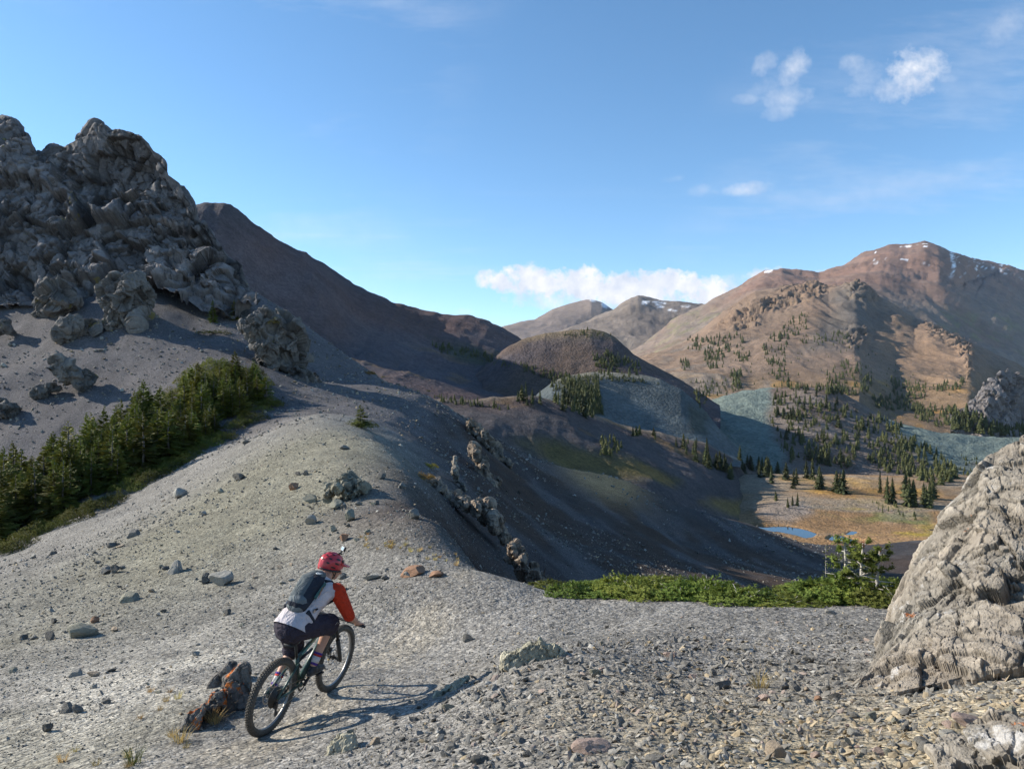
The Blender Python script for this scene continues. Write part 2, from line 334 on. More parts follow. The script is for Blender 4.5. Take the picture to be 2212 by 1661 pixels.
def build_ground():
    cols = 512 + F * np.tan(np.linspace(math.atan(-2.15), math.atan(2.15), 900) )
    # more columns inside the picture
    cols = np.unique(np.concatenate([np.linspace(-60, 1084, 420), cols[(cols < -60) | (cols > 1084)][::2]]))
    dd = np.exp(np.concatenate([np.linspace(math.log(.6), math.log(3), 30)[:-1], np.linspace(math.log(3), math.log(60), 255)[:-1], np.linspace(math.log(60), math.log(185), 95)]))
    PX, D = np.meshgrid(cols, dd); X = (PX - 512) / F * D
    Z = ground_z(X, D)
    # a skirt that falls away at the far end
    G = np.stack([X, D, Z], -1); p = G.copy(); p[..., 2] = 0
    n1 = fbm(p * .25, 4, 21); n2 = fbm(p * 1.1, 3, 22); n3 = fbm(p * np.array([.05, .05, 1]), 3, 23)
    PXi, PYi = unpix(G)
    grey = np.array([.205, .193, .177]); olive = np.array([.198, .185, .143]); purple = np.array([.118, .110, .112]); tan = np.array([.32, .265, .18]); pale = np.array([.34, .315, .27]); rust = np.array([.27, .185, .14]); dark = np.array([.043, .040, .042])
    c = np.broadcast_to(grey, G.shape).copy()
    hum = np.exp(-(((X + 9.5) / 5.5) ** 2 + ((D - 29) / 13) ** 2)); c = mixc(c, olive, np.clip(hum * 1.5 + n1 * .25 * hum, 0, 1))
    c = mixc(c, olive * 1.12, np.clip(smooth01(.1, .6, fbm(p * .16, 3, 40)) * smooth01(30, 12, D) * smooth01(-1, -4, X) * .7, 0, 1))
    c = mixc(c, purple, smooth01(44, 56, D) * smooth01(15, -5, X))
    c = mixc(c, tan, np.clip(smooth01(8.0, 4.0, D + n2 * 1.2) * smooth01(-.2, 1.8, X + n1) * (0.75 + .5 * n2), 0, 1))
    c = mixc(c, pale, np.clip((np.exp(-((X + 5.0 + (D - 9) * .05) / 1.6) ** 2 - ((D - 9.5) / 3.2) ** 2)) * (.55 + n2 * .6), 0, .8))
    c = mixc(c, mixc(grey * .9, np.array([.26, .23, .185]), np.clip(.5 + n2, 0, 1)), smooth01(.9, .2, np.abs(X - (-2.15 + (D - 7.6) * .22 + np.sin(D * .5) * .3))) * smooth01(5, 6.5, D) * smooth01(24, 14, D) * .7)
    flank = smooth01(-7.5, -2.5, X + (D - 30) * .05 + n1 * 1.5) * smooth01(15, 20, D + (X + 3) * .5)  # flank's shade put into the ground colour, its edge following the hump crest
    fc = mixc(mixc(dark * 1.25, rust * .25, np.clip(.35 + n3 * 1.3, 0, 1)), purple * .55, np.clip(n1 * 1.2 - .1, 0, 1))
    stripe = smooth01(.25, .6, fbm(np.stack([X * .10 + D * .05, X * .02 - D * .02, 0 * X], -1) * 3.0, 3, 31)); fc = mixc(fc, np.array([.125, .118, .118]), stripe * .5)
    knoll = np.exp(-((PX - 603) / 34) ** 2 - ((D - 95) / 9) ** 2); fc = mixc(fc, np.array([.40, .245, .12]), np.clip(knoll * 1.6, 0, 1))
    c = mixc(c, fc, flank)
    c = c * (1 + .14 * n2[..., None])
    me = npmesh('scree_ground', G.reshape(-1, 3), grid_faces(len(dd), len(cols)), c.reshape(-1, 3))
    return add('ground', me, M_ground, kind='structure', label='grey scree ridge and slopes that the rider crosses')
ground = build_ground()
me = npmesh('valley_floor_base', [(-6900, -1900, -160), (6900, -1900, -160), (6900, 7400, -160), (-6900, 7400, -160)], [(0, 1, 2, 3)], np.full((4, 3), .22))
add('valley_ground', me, M_far, kind='structure', label='low ground beneath the mountains')

# ------------------------------------------------------------------ lofted hills and mountains: lines of (px, py, distance) from base to crest and behind
def loft(name, lines, x0, x1, nc, nr, disp=None, color=None, mat=None, rib=None, label=None, thing=None, dens=None):
    cols = np.linspace(x0, x1, nc); Ls = []
    for ln in lines:
        a = np.array(ln, float); Ls.append((np.interp(cols, a[:, 0], a[:, 1]), np.interp(cols, a[:, 0], a[:, 2])))
    z = np.array([(384 - y) / F * d for y, d in Ls]); d = np.array([q for _, q in Ls]); m = len(Ls)
    T = np.linspace(0, m - 1, nr) if dens is None else np.interp(np.linspace(0, 1, nr), np.concatenate([[0], np.cumsum(dens)]) / sum(dens), np.arange(m))
    i = np.clip(np.floor(T).astype(int), 0, m - 2); f = (T - i)[:, None]
    def crv(v):
        p0 = v[np.maximum(i - 1, 0)]; p1 = v[i]; p2 = v[i + 1]; p3 = v[np.minimum(i + 2, m - 1)]
        m1 = (p2 - p0) * .35; m2 = (p3 - p1) * .35
        return (2 * f**3 - 3 * f**2 + 1) * p1 + (f**3 - 2 * f**2 + f) * m1 + (-2 * f**3 + 3 * f**2) * p2 + (f**3 - f**2) * m2
    Z, D = crv(z), crv(d); PX = np.broadcast_to(cols, D.shape)
    G = np.stack([(PX - 512) / F * D, D, Z], -1)
    TT = np.broadcast_to(T[:, None], D.shape)
    if rib is not None: G = rib(G, PX, TT)
    if disp is not None:
        n = grid_normals(G); n = n * np.sign(n[..., 2:3] + 1e-9); G = G + n * disp(G, PX, TT)[..., None]
    n = grid_normals(G); n = n * np.sign(n[..., 2:3] + 1e-9)
    px, py = unpix(G)
    c = color(G, px, py, TT, n) if color else np.full(G.shape, .25)
    me = npmesh(name, G.reshape(-1, 3), grid_faces(nr, nc), np.clip(c, .01, .95).reshape(-1, 3))
    return add(name, me, mat or M_mount, kind='structure', label=label)
def seg_dist(px, py, poly):
    best = np.full(np.shape(px), 1e9); side = np.zeros(np.shape(px))
    for (ax, ay), (bx, by) in zip(poly[:-1], poly[1:]):
        t = np.clip(((px - ax) * (bx - ax) + (py - ay) * (by - ay)) / ((bx - ax) ** 2 + (by - ay) ** 2), 0, 1)
        dx, dy = px - (ax + t * (bx - ax)), py - (ay + t * (by - ay)); q = np.hypot(dx, dy)
        side = np.where(q < best, dx, side); best = np.minimum(best, q)
    return best, side
def inpoly(px, py, poly):
    r = np.zeros(np.shape(px), bool); n = len(poly)
    for a in range(n):
        x0, y0 = poly[a]; x1, y1 = poly[(a + 1) % n]
        if y0 == y1: continue
        r ^= ((y0 > py) != (y1 > py)) & (px < (x1 - x0) * (py - y0) / (y1 - y0) + x0)
    return r
def softpoly(px, py, poly, soft=4, nz=None):
    d, _ = seg_dist(px, py, list(poly) + [poly[0]]); d = np.where(inpoly(px, py, poly), d, -d)
    if nz is not None: d = d + nz
    return smooth01(-soft, soft, d)
brown = np.array([.205, .145, .105]); redb = np.array([.185, .112, .082]); greyb = np.array([.20, .165, .135]); purp = np.array([.125, .108, .118]); teal = np.array([.150, .185, .165]); darkr = np.array([.088, .084, .092]); veg = np.array([.085, .085, .035]); ochre = np.array([.36, .20, .06]); slate = np.array([.105, .122, .125])

def dz(amp, frq, oct=4, seed=1, aniso=(1, 1, 1)): return lambda G, px, t: fbm(G * frq * np.array(aniso), oct, seed) * amp
def rills(px, t, fx, seed): return ridged(np.stack([px * fx + t * .25, t * .35, 0 * px + 3.3], -1), 3, seed)

# far peaks
def c_far(base, snow):
    def f(G, px, py, t, n):
        c = mixc(base, base * .78, np.clip(.5 + fbm(G * .004, 4, 3), 0, 1)); c = mixc(c, np.array([.2, .2, .13]), np.clip(fbm(G * .006, 3, 6), 0, 1) * .35 * smooth01(330, 350, py))
        if snow:
            s = np.zeros(px.shape)
            for poly in snow: s = np.maximum(s, softpoly(px, py, poly, 1.0, fbm(G * .03, 3, 8) * 1.0))
            c = mixc(c, np.array([.85, .87, .9]), s)
        return c
    return f
loft('mountain', [[(480, 345, 4800), (560, 345, 4700), (640, 345, 4700)], [(480, 332, 5200), (560, 325, 5200), (640, 330, 5200)],
    [(480, 335, 5800), (520, 322, 5800), (535, 318, 5800), (552, 308, 5800), (568, 305, 5700), (581, 301, 5650), (591, 299, 5600), (602, 302, 5600), (611, 309, 5600), (630, 322, 5600), (650, 335, 5600)],
    [(480, 350, 6600), (560, 330, 6600), (650, 350, 6600)]], 480, 650, 150, 70, lambda G, px, t: fbm(G * .004, 5, 2) * 12 + ridged(G * .006, 4, 3) * 9 * np.clip(1 - np.abs(t - 1), 0, 1),
    c_far(np.array([.225, .175, .145]), [[(601, 302), (604, 302), (608, 307), (603, 307)], [(590, 299), (594, 299), (595, 301), (591, 301)]]), M_far, label='smooth brown peak far behind the valley, with a shaded snowy shoulder')
def far_snow(n, seed):
    rs = random.Random(seed); out = []
    for _ in range(n):
        x = rs.uniform(640, 736); y = np.interp(x, [638, 687, 720, 738], [297, 304, 309, 317]) + rs.uniform(1, 8 + (x - 640) * .07); w = rs.uniform(1.5, 4)
        out.append([(x - w, y), (x + w, y - .3), (x + w, y + 1.0), (x - w, y + .9)])
    return out
loft('mountain', [[(500, 372, 2600), (640, 372, 2600), (770, 372, 2600)], [(500, 355, 3200), (570, 338, 3300), (640, 335, 3300), (700, 335, 3300), (770, 340, 3300)],
    [(500, 358, 4000), (540, 340, 4000), (580, 325, 4100), (612, 309, 4200), (619, 304, 4200), (630, 297, 4200), (638, 295, 4200), (649, 297, 4200), (663, 301, 4200), (687, 302, 4200), (703, 305, 4150), (720, 307, 4100), (729, 310, 4100), (740, 317, 4050), (770, 330, 4000)],
    [(500, 370, 4900), (640, 330, 4900), (770, 350, 4900)]], 500, 770, 220, 90, lambda G, px, t: fbm(G * .006, 5, 12) * 16 + ridged(G * .012, 4, 13) * 9 * np.clip(1.4 - np.abs(t - 1), 0, 1),
    c_far(np.array([.205, .165, .135]), far_snow(26, 4)), M_far, label='broad rugged far peak with thin snow streaks below the cloud bank')

# big red mountain with the snowy crest
corn = [(924, 243), (938, 247), (949, 254), (952, 268), (943, 282), (950, 296), (968, 309), (995, 322), (1030, 345), (1080, 372)]
def rib_red(G, px, t):
    _, py = unpix(G); q, side = seg_dist(px, py, corn)
    w = np.exp(-(q / 22.0) ** 2); right = smooth01(2, 30, side) * smooth01(0, 30, q) * smooth01(930, 960, px)
    G = G.copy(); s = 1 - w * .035 + right * .11
    fade = smooth01(2.6, 2.0, t) * smooth01(0, .4, t)
    s = 1 + (s - 1) * fade
    return G * s[..., None]
def c_red(G, px, py, t, n):
    c = mixc(redb * 1.25, redb * .95 + .02, np.clip(.5 + fbm(G * .004, 4, 3), 0, 1)); c = mixc(c, greyb * 1.05, np.clip(smooth01(275, 310, py) * .7 + fbm(G * .006, 4, 5) * .3, 0, 1))
    c = mixc(c, np.array([.20, .185, .10]), np.clip(fbm(G * .02, 4, 6) * 2.2 - .35, 0, 1) * smooth01(300, 320, py) * .7)
    q, side = seg_dist(px, py, [(938, 246), (949, 253), (952, 268), (947, 278)])
    nz = fbm(G * .02, 4, 7)
    s = smooth01(3.2, .8, np.abs(side - 2.5) + np.abs(nz) * 3.0) * smooth01(280, 270, py) * (q < 12)
    s = np.maximum(s, smooth01(1.3, .5, seg_dist(px, py, [(765, 271.5), (772, 270)])[0] + nz * .6)); s = np.maximum(s, smooth01(1.0, .2, seg_dist(px, py, [(900, 246.3), (910, 246)])[0] + nz * .8))
    s = np.maximum(s, smooth01(.58, .8, fbm(G * np.array([.03, .03, .05]), 4, 9)) * smooth01(0, 12, side) * smooth01(285, 262, py) * (px > 950))
    s = np.maximum(s, smooth01(.82, .9, fbm(G * .02, 3, 19)) * smooth01(268, 258, py) * (px > 860) * (px < 940))
    return mixc(c, np.array([.88, .89, .92]), s)
loft('mountain', [[(600, 385, 1840), (700, 375, 1840), (860, 340, 1840), (1024, 400, 1840), (1300, 420, 1840)],
    [(600, 372, 2240), (650, 356, 2240), (700, 335, 2320), (760, 305, 2400), (830, 300, 2400), (880, 305, 2400), (950, 332, 2400), (1030, 365, 2400), (1300, 385, 2400)],
    [(600, 368, 3040), (633, 352, 3040), (660, 333, 3200), (680, 317, 3280), (699, 308, 3360), (728, 293, 3440), (748, 281, 3520), (765, 272, 3520), (782, 269, 3600), (792, 271.5, 3600), (819, 273, 3760), (843, 265, 3840), (865, 254, 3920), (890, 246, 4000), (907, 246, 4000), (924, 243, 4000), (938, 247, 3920), (951, 253, 3920), (978, 260, 4160), (1014, 268, 4320), (1030, 272, 4320), (1150, 290, 4320), (1300, 330, 4320)],
    [(600, 380, 4000), (760, 300, 4640), (924, 270, 5280), (1300, 350, 5440)]], 600, 1300, 420, 130,
    lambda G, px, t: fbm(G * .004, 5, 22) * 13 + ridged(G * np.array([.010, .003, .003]) + fbm(G * .002, 2, 4)[..., None], 5, 23) * 15 * np.clip(1.6 - np.abs(t - 1.1), 0, 1) + ridged(G * .02, 4, 24) * 2.5, c_red, M_far, rib_red, label='high red brown mountain with a snow rimmed crest')

# orange ridge with the grey cone
ribc = [(855, 284), (853, 300), (848, 312), (856, 330), (855, 352), (862, 372)]
ribr = [(905, 316), (927, 323), (945, 333), (962, 345), (970, 360), (976, 380), (970, 400)]
ribl = [(794, 287), (760, 300), (735, 315), (712, 330), (690, 350)]
def rib_cone(G, px, t):
    _, py = unpix(G); s = np.ones(px.shape); fade = smooth01(3.3, 2.9, t) * smooth01(.3, 1.2, t)
    for rb, w, a in ((ribc, 8, .004), (ribr, 11, .016), (ribl, 12, .02)):
        q, side = seg_dist(px, py, rb); s = s - a * np.exp(-(q / w) ** 2)
        if rb is not ribl: s = s + a * 1.1 * np.exp(-((np.abs(side - w * 1.7) / (w * .9)) ** 2)) * (side > 0) * np.exp(-((q - w * 1.7) / (w * 1.5)) ** 2)
    s = 1 + (s - 1) * fade; return G * s[..., None]
def c_cone(G, px, py, t, n):
    nz = fbm(G * .012, 5, 3); st = fbm(G * np.array([.02, .012, .008]), 4, 8)
    c = mixc(brown * 1.1, brown * np.array([.95, .92, .9]), np.clip(.5 + st, 0, 1))
    gm = softpoly(px, py, [(840, 280), (866, 280), (880, 300), (884, 330), (850, 345), (800, 350), (815, 320), (830, 295)], 14, nz * 10); c = mixc(c, np.array([.125, .108, .094]), gm * .95)
    om = softpoly(px, py, [(880, 325), (930, 330), (955, 350), (950, 385), (900, 375), (872, 350)], 14, nz * 8); c = mixc(c, np.array([.235, .155, .10]), om * .6)
    lo = smooth01(362, 385, py + nz * 8); c = mixc(c, np.array([.185, .125, .07]), lo * .6)
    gr = smooth01(.15, .6, nz) * smooth01(330, 350, py) * smooth01(850, 800, px); c = mixc(c, greyb, gr * .8)
    oc = smooth01(.3, .7, fbm(G * .02, 3, 9)) * smooth01(372, 382, py); c = mixc(c, np.array([.34, .19, .05]), oc * .6)
    rk = smooth01(.55, .8, ridged(G * .05, 3, 6)) * (softpoly(px, py, [(728, 320), (745, 303), (790, 287), (830, 286), (812, 300), (770, 312), (735, 330)], 5) + softpoly(px, py, [(846, 282), (868, 282), (874, 296), (850, 300)], 4) + softpoly(px, py, [(846, 330), (866, 332), (864, 350), (846, 348)], 4)); c = mixc(c, np.array([.20, .145, .10]), np.clip(rk, 0, 1) * .8)
    return c * (1 + .12 * st[..., None])
def d_cone(G, px, t):
    _, py = unpix(G); f, e = facets(G / 24.0, 5); f2, _ = facets(G / 11.0, 6)
    rk = softpoly(px, py, [(722, 325), (745, 303), (790, 286), (832, 284), (815, 302), (770, 314), (735, 332)], 6, fbm(G * .02, 3, 4) * 7) + softpoly(px, py, [(842, 281), (868, 281), (880, 300), (850, 302)], 4) + softpoly(px, py, [(848, 326), (866, 330), (866, 348), (846, 346)], 4) + softpoly(px, py, [(925, 322), (940, 328), (972, 345), (972, 372), (960, 352), (930, 335)], 4)
    return fbm(G * .008, 5, 32) * 7 + ridged(G * np.array([.022, .006, .006]) + fbm(G * .004, 2, 3)[..., None], 5, 33) * 5.5 * np.clip(1.5 - np.abs(t - 2), 0, 1) + np.clip(rk, 0, 1) * (f * 12 + f2 * 5)
loft('hill', [[(600, 420, 720), (700, 412, 720), (860, 420, 720), (950, 450, 720), (1200, 480, 720)],
    [(600, 398, 867), (650, 391, 892), (700, 388, 916), (760, 394, 867), (860, 398, 842), (895, 402, 965), (930, 408, 916), (968, 421, 818), (1024, 436, 842), (1200, 455, 818)],
    [(600, 380, 1210), (650, 370, 1210), (700, 358, 1259), (770, 338, 1332), (820, 332, 1332), (855, 330, 1357), (872, 338, 1362), (895, 348, 1332), (925, 360, 1239), (950, 368, 1156), (968, 378, 1092), (1024, 400, 1136), (1200, 430, 1161)],
    [(600, 374, 1578), (633, 362, 1651), (669, 348, 1700), (701, 332, 1822), (728, 310, 1896), (755, 291, 1945), (775, 288, 1945), (794, 287, 1920), (812, 283, 1896), (829, 288, 1847), (841, 286, 1798), (855, 282, 1774), (865, 284, 1749), (877, 294, 1798), (895, 306, 1700), (914, 318, 1700), (927, 323, 1602), (954, 337, 1528), (971, 344, 1443), (1005, 359, 1455), (1024, 367, 1504), (1200, 420, 1455)],
    [(600, 390, 2190), (760, 330, 2558), (855, 320, 2558), (1024, 400, 2312), (1200, 440, 2312)]], 600, 1200, 500, 190, d_cone, c_cone, M_mount, rib_cone, dens=(.5, 1, 1.3, .5), label='orange brown ridge with a grey scree cone and rock ribs')

# shaded mountain on the left
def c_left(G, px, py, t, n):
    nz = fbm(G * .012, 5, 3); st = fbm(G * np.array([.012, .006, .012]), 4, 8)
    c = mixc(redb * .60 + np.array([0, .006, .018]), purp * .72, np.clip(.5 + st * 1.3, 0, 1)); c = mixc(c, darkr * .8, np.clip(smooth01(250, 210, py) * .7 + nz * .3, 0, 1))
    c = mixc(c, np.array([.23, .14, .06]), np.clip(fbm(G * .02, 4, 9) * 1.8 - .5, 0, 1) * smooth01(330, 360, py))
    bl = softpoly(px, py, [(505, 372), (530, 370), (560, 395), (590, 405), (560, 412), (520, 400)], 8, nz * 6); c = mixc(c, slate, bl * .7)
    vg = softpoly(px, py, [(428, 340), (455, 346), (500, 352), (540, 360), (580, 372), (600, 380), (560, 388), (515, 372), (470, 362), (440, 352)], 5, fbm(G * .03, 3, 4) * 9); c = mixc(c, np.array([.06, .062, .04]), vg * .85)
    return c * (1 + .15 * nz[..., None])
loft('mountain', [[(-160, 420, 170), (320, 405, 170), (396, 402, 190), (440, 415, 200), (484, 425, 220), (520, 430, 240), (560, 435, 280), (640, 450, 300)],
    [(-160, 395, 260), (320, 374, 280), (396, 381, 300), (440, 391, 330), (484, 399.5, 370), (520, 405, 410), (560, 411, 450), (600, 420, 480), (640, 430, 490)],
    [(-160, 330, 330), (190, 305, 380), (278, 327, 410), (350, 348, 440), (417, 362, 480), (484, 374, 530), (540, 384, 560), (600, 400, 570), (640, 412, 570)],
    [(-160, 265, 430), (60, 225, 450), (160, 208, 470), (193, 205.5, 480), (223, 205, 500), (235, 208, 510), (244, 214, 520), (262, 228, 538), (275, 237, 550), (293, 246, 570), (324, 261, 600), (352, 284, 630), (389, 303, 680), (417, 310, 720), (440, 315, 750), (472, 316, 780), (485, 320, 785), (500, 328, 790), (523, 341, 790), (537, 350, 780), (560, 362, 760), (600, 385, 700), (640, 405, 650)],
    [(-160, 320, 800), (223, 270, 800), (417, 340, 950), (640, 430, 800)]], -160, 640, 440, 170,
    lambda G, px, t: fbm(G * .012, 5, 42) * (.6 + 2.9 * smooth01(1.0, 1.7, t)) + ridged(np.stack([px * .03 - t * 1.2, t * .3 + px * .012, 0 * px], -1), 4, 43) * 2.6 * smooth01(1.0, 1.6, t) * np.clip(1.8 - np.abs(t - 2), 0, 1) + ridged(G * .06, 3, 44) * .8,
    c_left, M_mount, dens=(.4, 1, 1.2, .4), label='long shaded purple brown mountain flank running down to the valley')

# humps, blue grey slope and knoll in the valley
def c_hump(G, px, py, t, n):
    nz = fbm(G * .02, 5, 3); c = mixc(np.array([.10, .073, .060]), purp * .6, np.clip(.5 + nz, 0, 1)); return mixc(c, np.array([.165, .125, .08]), smooth01(345, 332, py + nz * 6) * .9)  # sunlit top painted lighter than the shaded sides
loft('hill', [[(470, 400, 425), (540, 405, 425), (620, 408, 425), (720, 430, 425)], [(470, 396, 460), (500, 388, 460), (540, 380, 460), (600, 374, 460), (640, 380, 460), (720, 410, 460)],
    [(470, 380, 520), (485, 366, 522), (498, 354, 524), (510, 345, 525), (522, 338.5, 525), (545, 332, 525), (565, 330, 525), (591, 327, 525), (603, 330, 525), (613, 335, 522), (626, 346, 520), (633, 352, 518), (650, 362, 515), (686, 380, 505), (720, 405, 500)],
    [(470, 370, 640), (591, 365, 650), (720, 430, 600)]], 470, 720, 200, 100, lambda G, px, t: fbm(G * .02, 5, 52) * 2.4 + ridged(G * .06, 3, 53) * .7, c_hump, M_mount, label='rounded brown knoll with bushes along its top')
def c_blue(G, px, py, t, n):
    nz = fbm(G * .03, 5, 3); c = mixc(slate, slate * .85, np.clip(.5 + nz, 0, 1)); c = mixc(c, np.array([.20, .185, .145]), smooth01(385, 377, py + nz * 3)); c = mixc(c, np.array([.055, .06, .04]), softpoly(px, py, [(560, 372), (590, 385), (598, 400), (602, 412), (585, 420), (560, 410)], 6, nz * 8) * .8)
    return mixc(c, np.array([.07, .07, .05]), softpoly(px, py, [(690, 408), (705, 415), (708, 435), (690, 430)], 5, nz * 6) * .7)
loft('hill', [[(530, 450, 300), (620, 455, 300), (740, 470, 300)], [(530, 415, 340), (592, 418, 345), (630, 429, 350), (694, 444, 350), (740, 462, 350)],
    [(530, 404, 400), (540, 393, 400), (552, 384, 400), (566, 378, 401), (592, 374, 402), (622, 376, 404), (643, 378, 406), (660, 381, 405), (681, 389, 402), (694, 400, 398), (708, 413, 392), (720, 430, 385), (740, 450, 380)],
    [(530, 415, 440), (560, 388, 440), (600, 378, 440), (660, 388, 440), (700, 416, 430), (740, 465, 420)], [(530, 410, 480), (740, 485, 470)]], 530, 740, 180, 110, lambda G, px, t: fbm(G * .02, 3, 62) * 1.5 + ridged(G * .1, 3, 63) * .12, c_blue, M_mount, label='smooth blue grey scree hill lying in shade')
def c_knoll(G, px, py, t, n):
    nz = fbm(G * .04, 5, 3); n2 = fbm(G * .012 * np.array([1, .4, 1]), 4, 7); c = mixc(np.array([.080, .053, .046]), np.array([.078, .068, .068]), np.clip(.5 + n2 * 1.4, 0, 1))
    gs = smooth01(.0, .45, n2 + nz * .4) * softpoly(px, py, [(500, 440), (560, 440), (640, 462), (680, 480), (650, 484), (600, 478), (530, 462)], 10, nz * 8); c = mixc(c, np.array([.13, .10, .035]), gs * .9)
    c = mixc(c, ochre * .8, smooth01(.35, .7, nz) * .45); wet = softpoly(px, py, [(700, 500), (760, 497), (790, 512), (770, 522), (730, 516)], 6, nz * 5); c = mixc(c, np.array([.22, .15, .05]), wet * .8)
    return mixc(c, np.array([.20, .16, .12]), smooth01(1.8, 2.0, t) * .7)  # slope tones darkened for the shade it lies in, crest left lighter
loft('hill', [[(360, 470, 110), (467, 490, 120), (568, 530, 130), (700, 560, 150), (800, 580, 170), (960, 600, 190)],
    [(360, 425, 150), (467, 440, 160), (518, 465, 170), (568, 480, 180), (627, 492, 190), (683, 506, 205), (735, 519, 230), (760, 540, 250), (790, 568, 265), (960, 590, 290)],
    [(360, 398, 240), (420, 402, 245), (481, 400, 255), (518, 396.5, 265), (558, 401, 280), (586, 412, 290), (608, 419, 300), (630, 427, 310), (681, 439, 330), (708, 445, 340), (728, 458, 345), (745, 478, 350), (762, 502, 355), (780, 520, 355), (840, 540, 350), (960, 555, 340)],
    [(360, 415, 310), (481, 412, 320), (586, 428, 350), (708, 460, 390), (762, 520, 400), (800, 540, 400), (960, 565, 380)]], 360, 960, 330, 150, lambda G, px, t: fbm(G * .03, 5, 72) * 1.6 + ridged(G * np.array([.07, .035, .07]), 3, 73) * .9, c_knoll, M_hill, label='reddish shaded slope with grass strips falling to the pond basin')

# basin floor with the ponds
ZB = -46.0
pond_polys = [[(752, 524.5), (760, 528), (770, 530.5), (781, 531.5), (796, 535), (806, 538.5), (813, 537), (817, 533.5), (808, 530.5), (798, 528), (786, 526.2), (770, 526.5), (760, 526)],
              [(826, 539.5), (832, 536), (842, 535.6), (852, 538.5), (864, 541.5), (850, 542.5), (836, 542)], [(843, 533), (852, 531.3), (856, 532.6), (848, 534.5)]]
pond_polys[2] = [(846, 534), (852, 531.5), (857, 532), (853, 534.5)]
def c_basin(G, px, py, t, n):
    nz = fbm(G * .06, 5, 3); n2 = fbm(G * np.array([.02, .05, .02]), 4, 7)
    c = mixc(np.array([.27, .165, .085]), np.array([.25, .195, .14]), np.clip(.5 + n2 * 1.6, 0, 1))
    g = smooth01(.05, .5, nz + n2 * .6) * softpoly(px, py, [(740, 520), (790, 538), (860, 548), (930, 545), (930, 505), (880, 500), (840, 512), (800, 520)], 10, nz * 8); c = mixc(c, np.array([.30, .215, .035]), g * .85)
    c = mixc(c, np.array([.13, .15, .04]), smooth01(.25, .55, fbm(G * .05, 4, 12)) * softpoly(px, py, [(800, 500), (870, 497), (930, 515), (930, 530), (880, 524), (820, 508)], 8) * .8)
    o = softpoly(px, py, [(780, 476), (830, 480), (900, 485), (940, 492), (900, 500), (830, 492)], 7, nz * 6); c = mixc(c, np.array([.44, .25, .05]), o * np.clip(.6 + nz, 0, 1) * .85)
    gk = softpoly(px, py, [(752, 508), (775, 500), (800, 502), (812, 512), (790, 522), (757, 517)], 6, nz * 5) + softpoly(px, py, [(860, 497), (930, 500), (930, 515), (890, 520)], 8, nz * 8) * .6; c = mixc(c, np.array([.27, .23, .20]), np.clip(gk, 0, 1) * .8)
    return c * (1 + .18 * nz[..., None])
def d_basin(G, px, t):
    _, py = unpix(G); h = fbm(G * .04, 4, 82) * .5 + fbm(G * .2, 3, 83) * .15 + .45
    for (x, y, rx, ry, a) in ((786, 508, 30, 8, 1.8), (880, 508, 60, 10, .9), (850, 500, 80, 6, .8)): h = h + a * np.exp(-((px - x) / rx) ** 2 - ((py - y) / ry) ** 2)
    for p in pond_polys: h = lerp(h, -.9, softpoly(px, py, p, 1.2))
    return h
def lev(d, z): return [(560, 384 - z / d * F, d), (1250, 384 - z / d * F, d)]
loft('ground', [lev(135, -50), lev(180, -46.8), lev(203, ZB), lev(236, ZB), lev(275, -44.6), lev(330, -42.6), lev(400, -54), lev(480, -70)], 560, 1250, 430, 210, d_basin, c_basin, M_hill, label='orange and gold grassy basin floor round the ponds')
# water sheets
tw = NT('pond_water'); M_water = tw.done((.012, .02, .03), .03, None, Specular_IOR_Level=.6)
V = pix(np.array([740., 940., 940., 740.]), 384 - ZB / np.array([200., 200., 240., 240.]) * F, np.array([200., 200., 240., 240.]))
add('water', npmesh('water', V, [(0, 1, 2, 3)]), M_water, kind='structure', label='small blue tarns in the marshy basin')

# teal scree hill with the open forest
def c_teal(G, px, py, t, n):
    nz = fbm(G * .03, 5, 3); n2 = fbm(G * .012, 4, 7); c = mixc(np.array([.135, .10, .08]), np.array([.165, .135, .115]), np.clip(.5 + nz, 0, 1))
    tl = softpoly(px, py, [(700, 400), (712, 388), (745, 380), (775, 380), (771, 396), (764, 412), (770, 430), (785, 455), (775, 470), (745, 466), (720, 448), (700, 430)], 6, nz * 5)
    tr = softpoly(px, py, [(880, 408), (915, 416), (940, 424), (1010, 432), (1160, 440), (1160, 485), (1000, 470), (955, 465), (925, 462), (910, 440), (890, 425)], 7, nz * 8)
    tr = np.maximum(tr, .8 * softpoly(px, py, [(915, 455), (985, 460), (1000, 495), (960, 492)], 8, nz * 6))
    c = mixc(c, mixc(teal, teal * .88, np.clip(.5 + n2, 0, 1)), np.clip(np.maximum(tl, tr), 0, 1) * .95)
    return c
loft('hill', [[(670, 500, 390), (760, 505, 390), (900, 512, 390), (1200, 530, 390)], [(670, 462, 440), (718, 450, 440), (751, 464, 440), (794, 470, 440), (853, 476, 440), (954, 490, 430), (1200, 505, 430)],
    [(670, 440, 540), (700, 425, 540), (718, 418, 540), (760, 425, 520), (820, 425, 520), (870, 440, 510), (930, 455, 500), (1008, 462, 500), (1200, 470, 500)],
    [(670, 435, 620), (700, 417, 620), (711, 400, 620), (724, 394, 620), (745, 391, 620), (772, 389, 620), (802, 387.5, 610), (828, 388.5, 600), (844, 396, 595), (870, 409, 590), (887, 418, 580), (914, 424.5, 570), (937, 430, 560), (971, 436, 560), (1008, 439, 560), (1200, 447, 560)],
    [(670, 450, 720), (711, 415, 720), (772, 403, 720), (844, 412, 720), (937, 445, 680), (1200, 465, 680)]], 670, 1200, 360, 180, lambda G, px, t: fbm(G * .022, 5, 92) * 3.0 + ridged(G * .06, 3, 93) * 1.1, c_teal, M_mount, dens=(.5, 1, 1, .5), label='teal green scree hill with scattered firs on its flank')
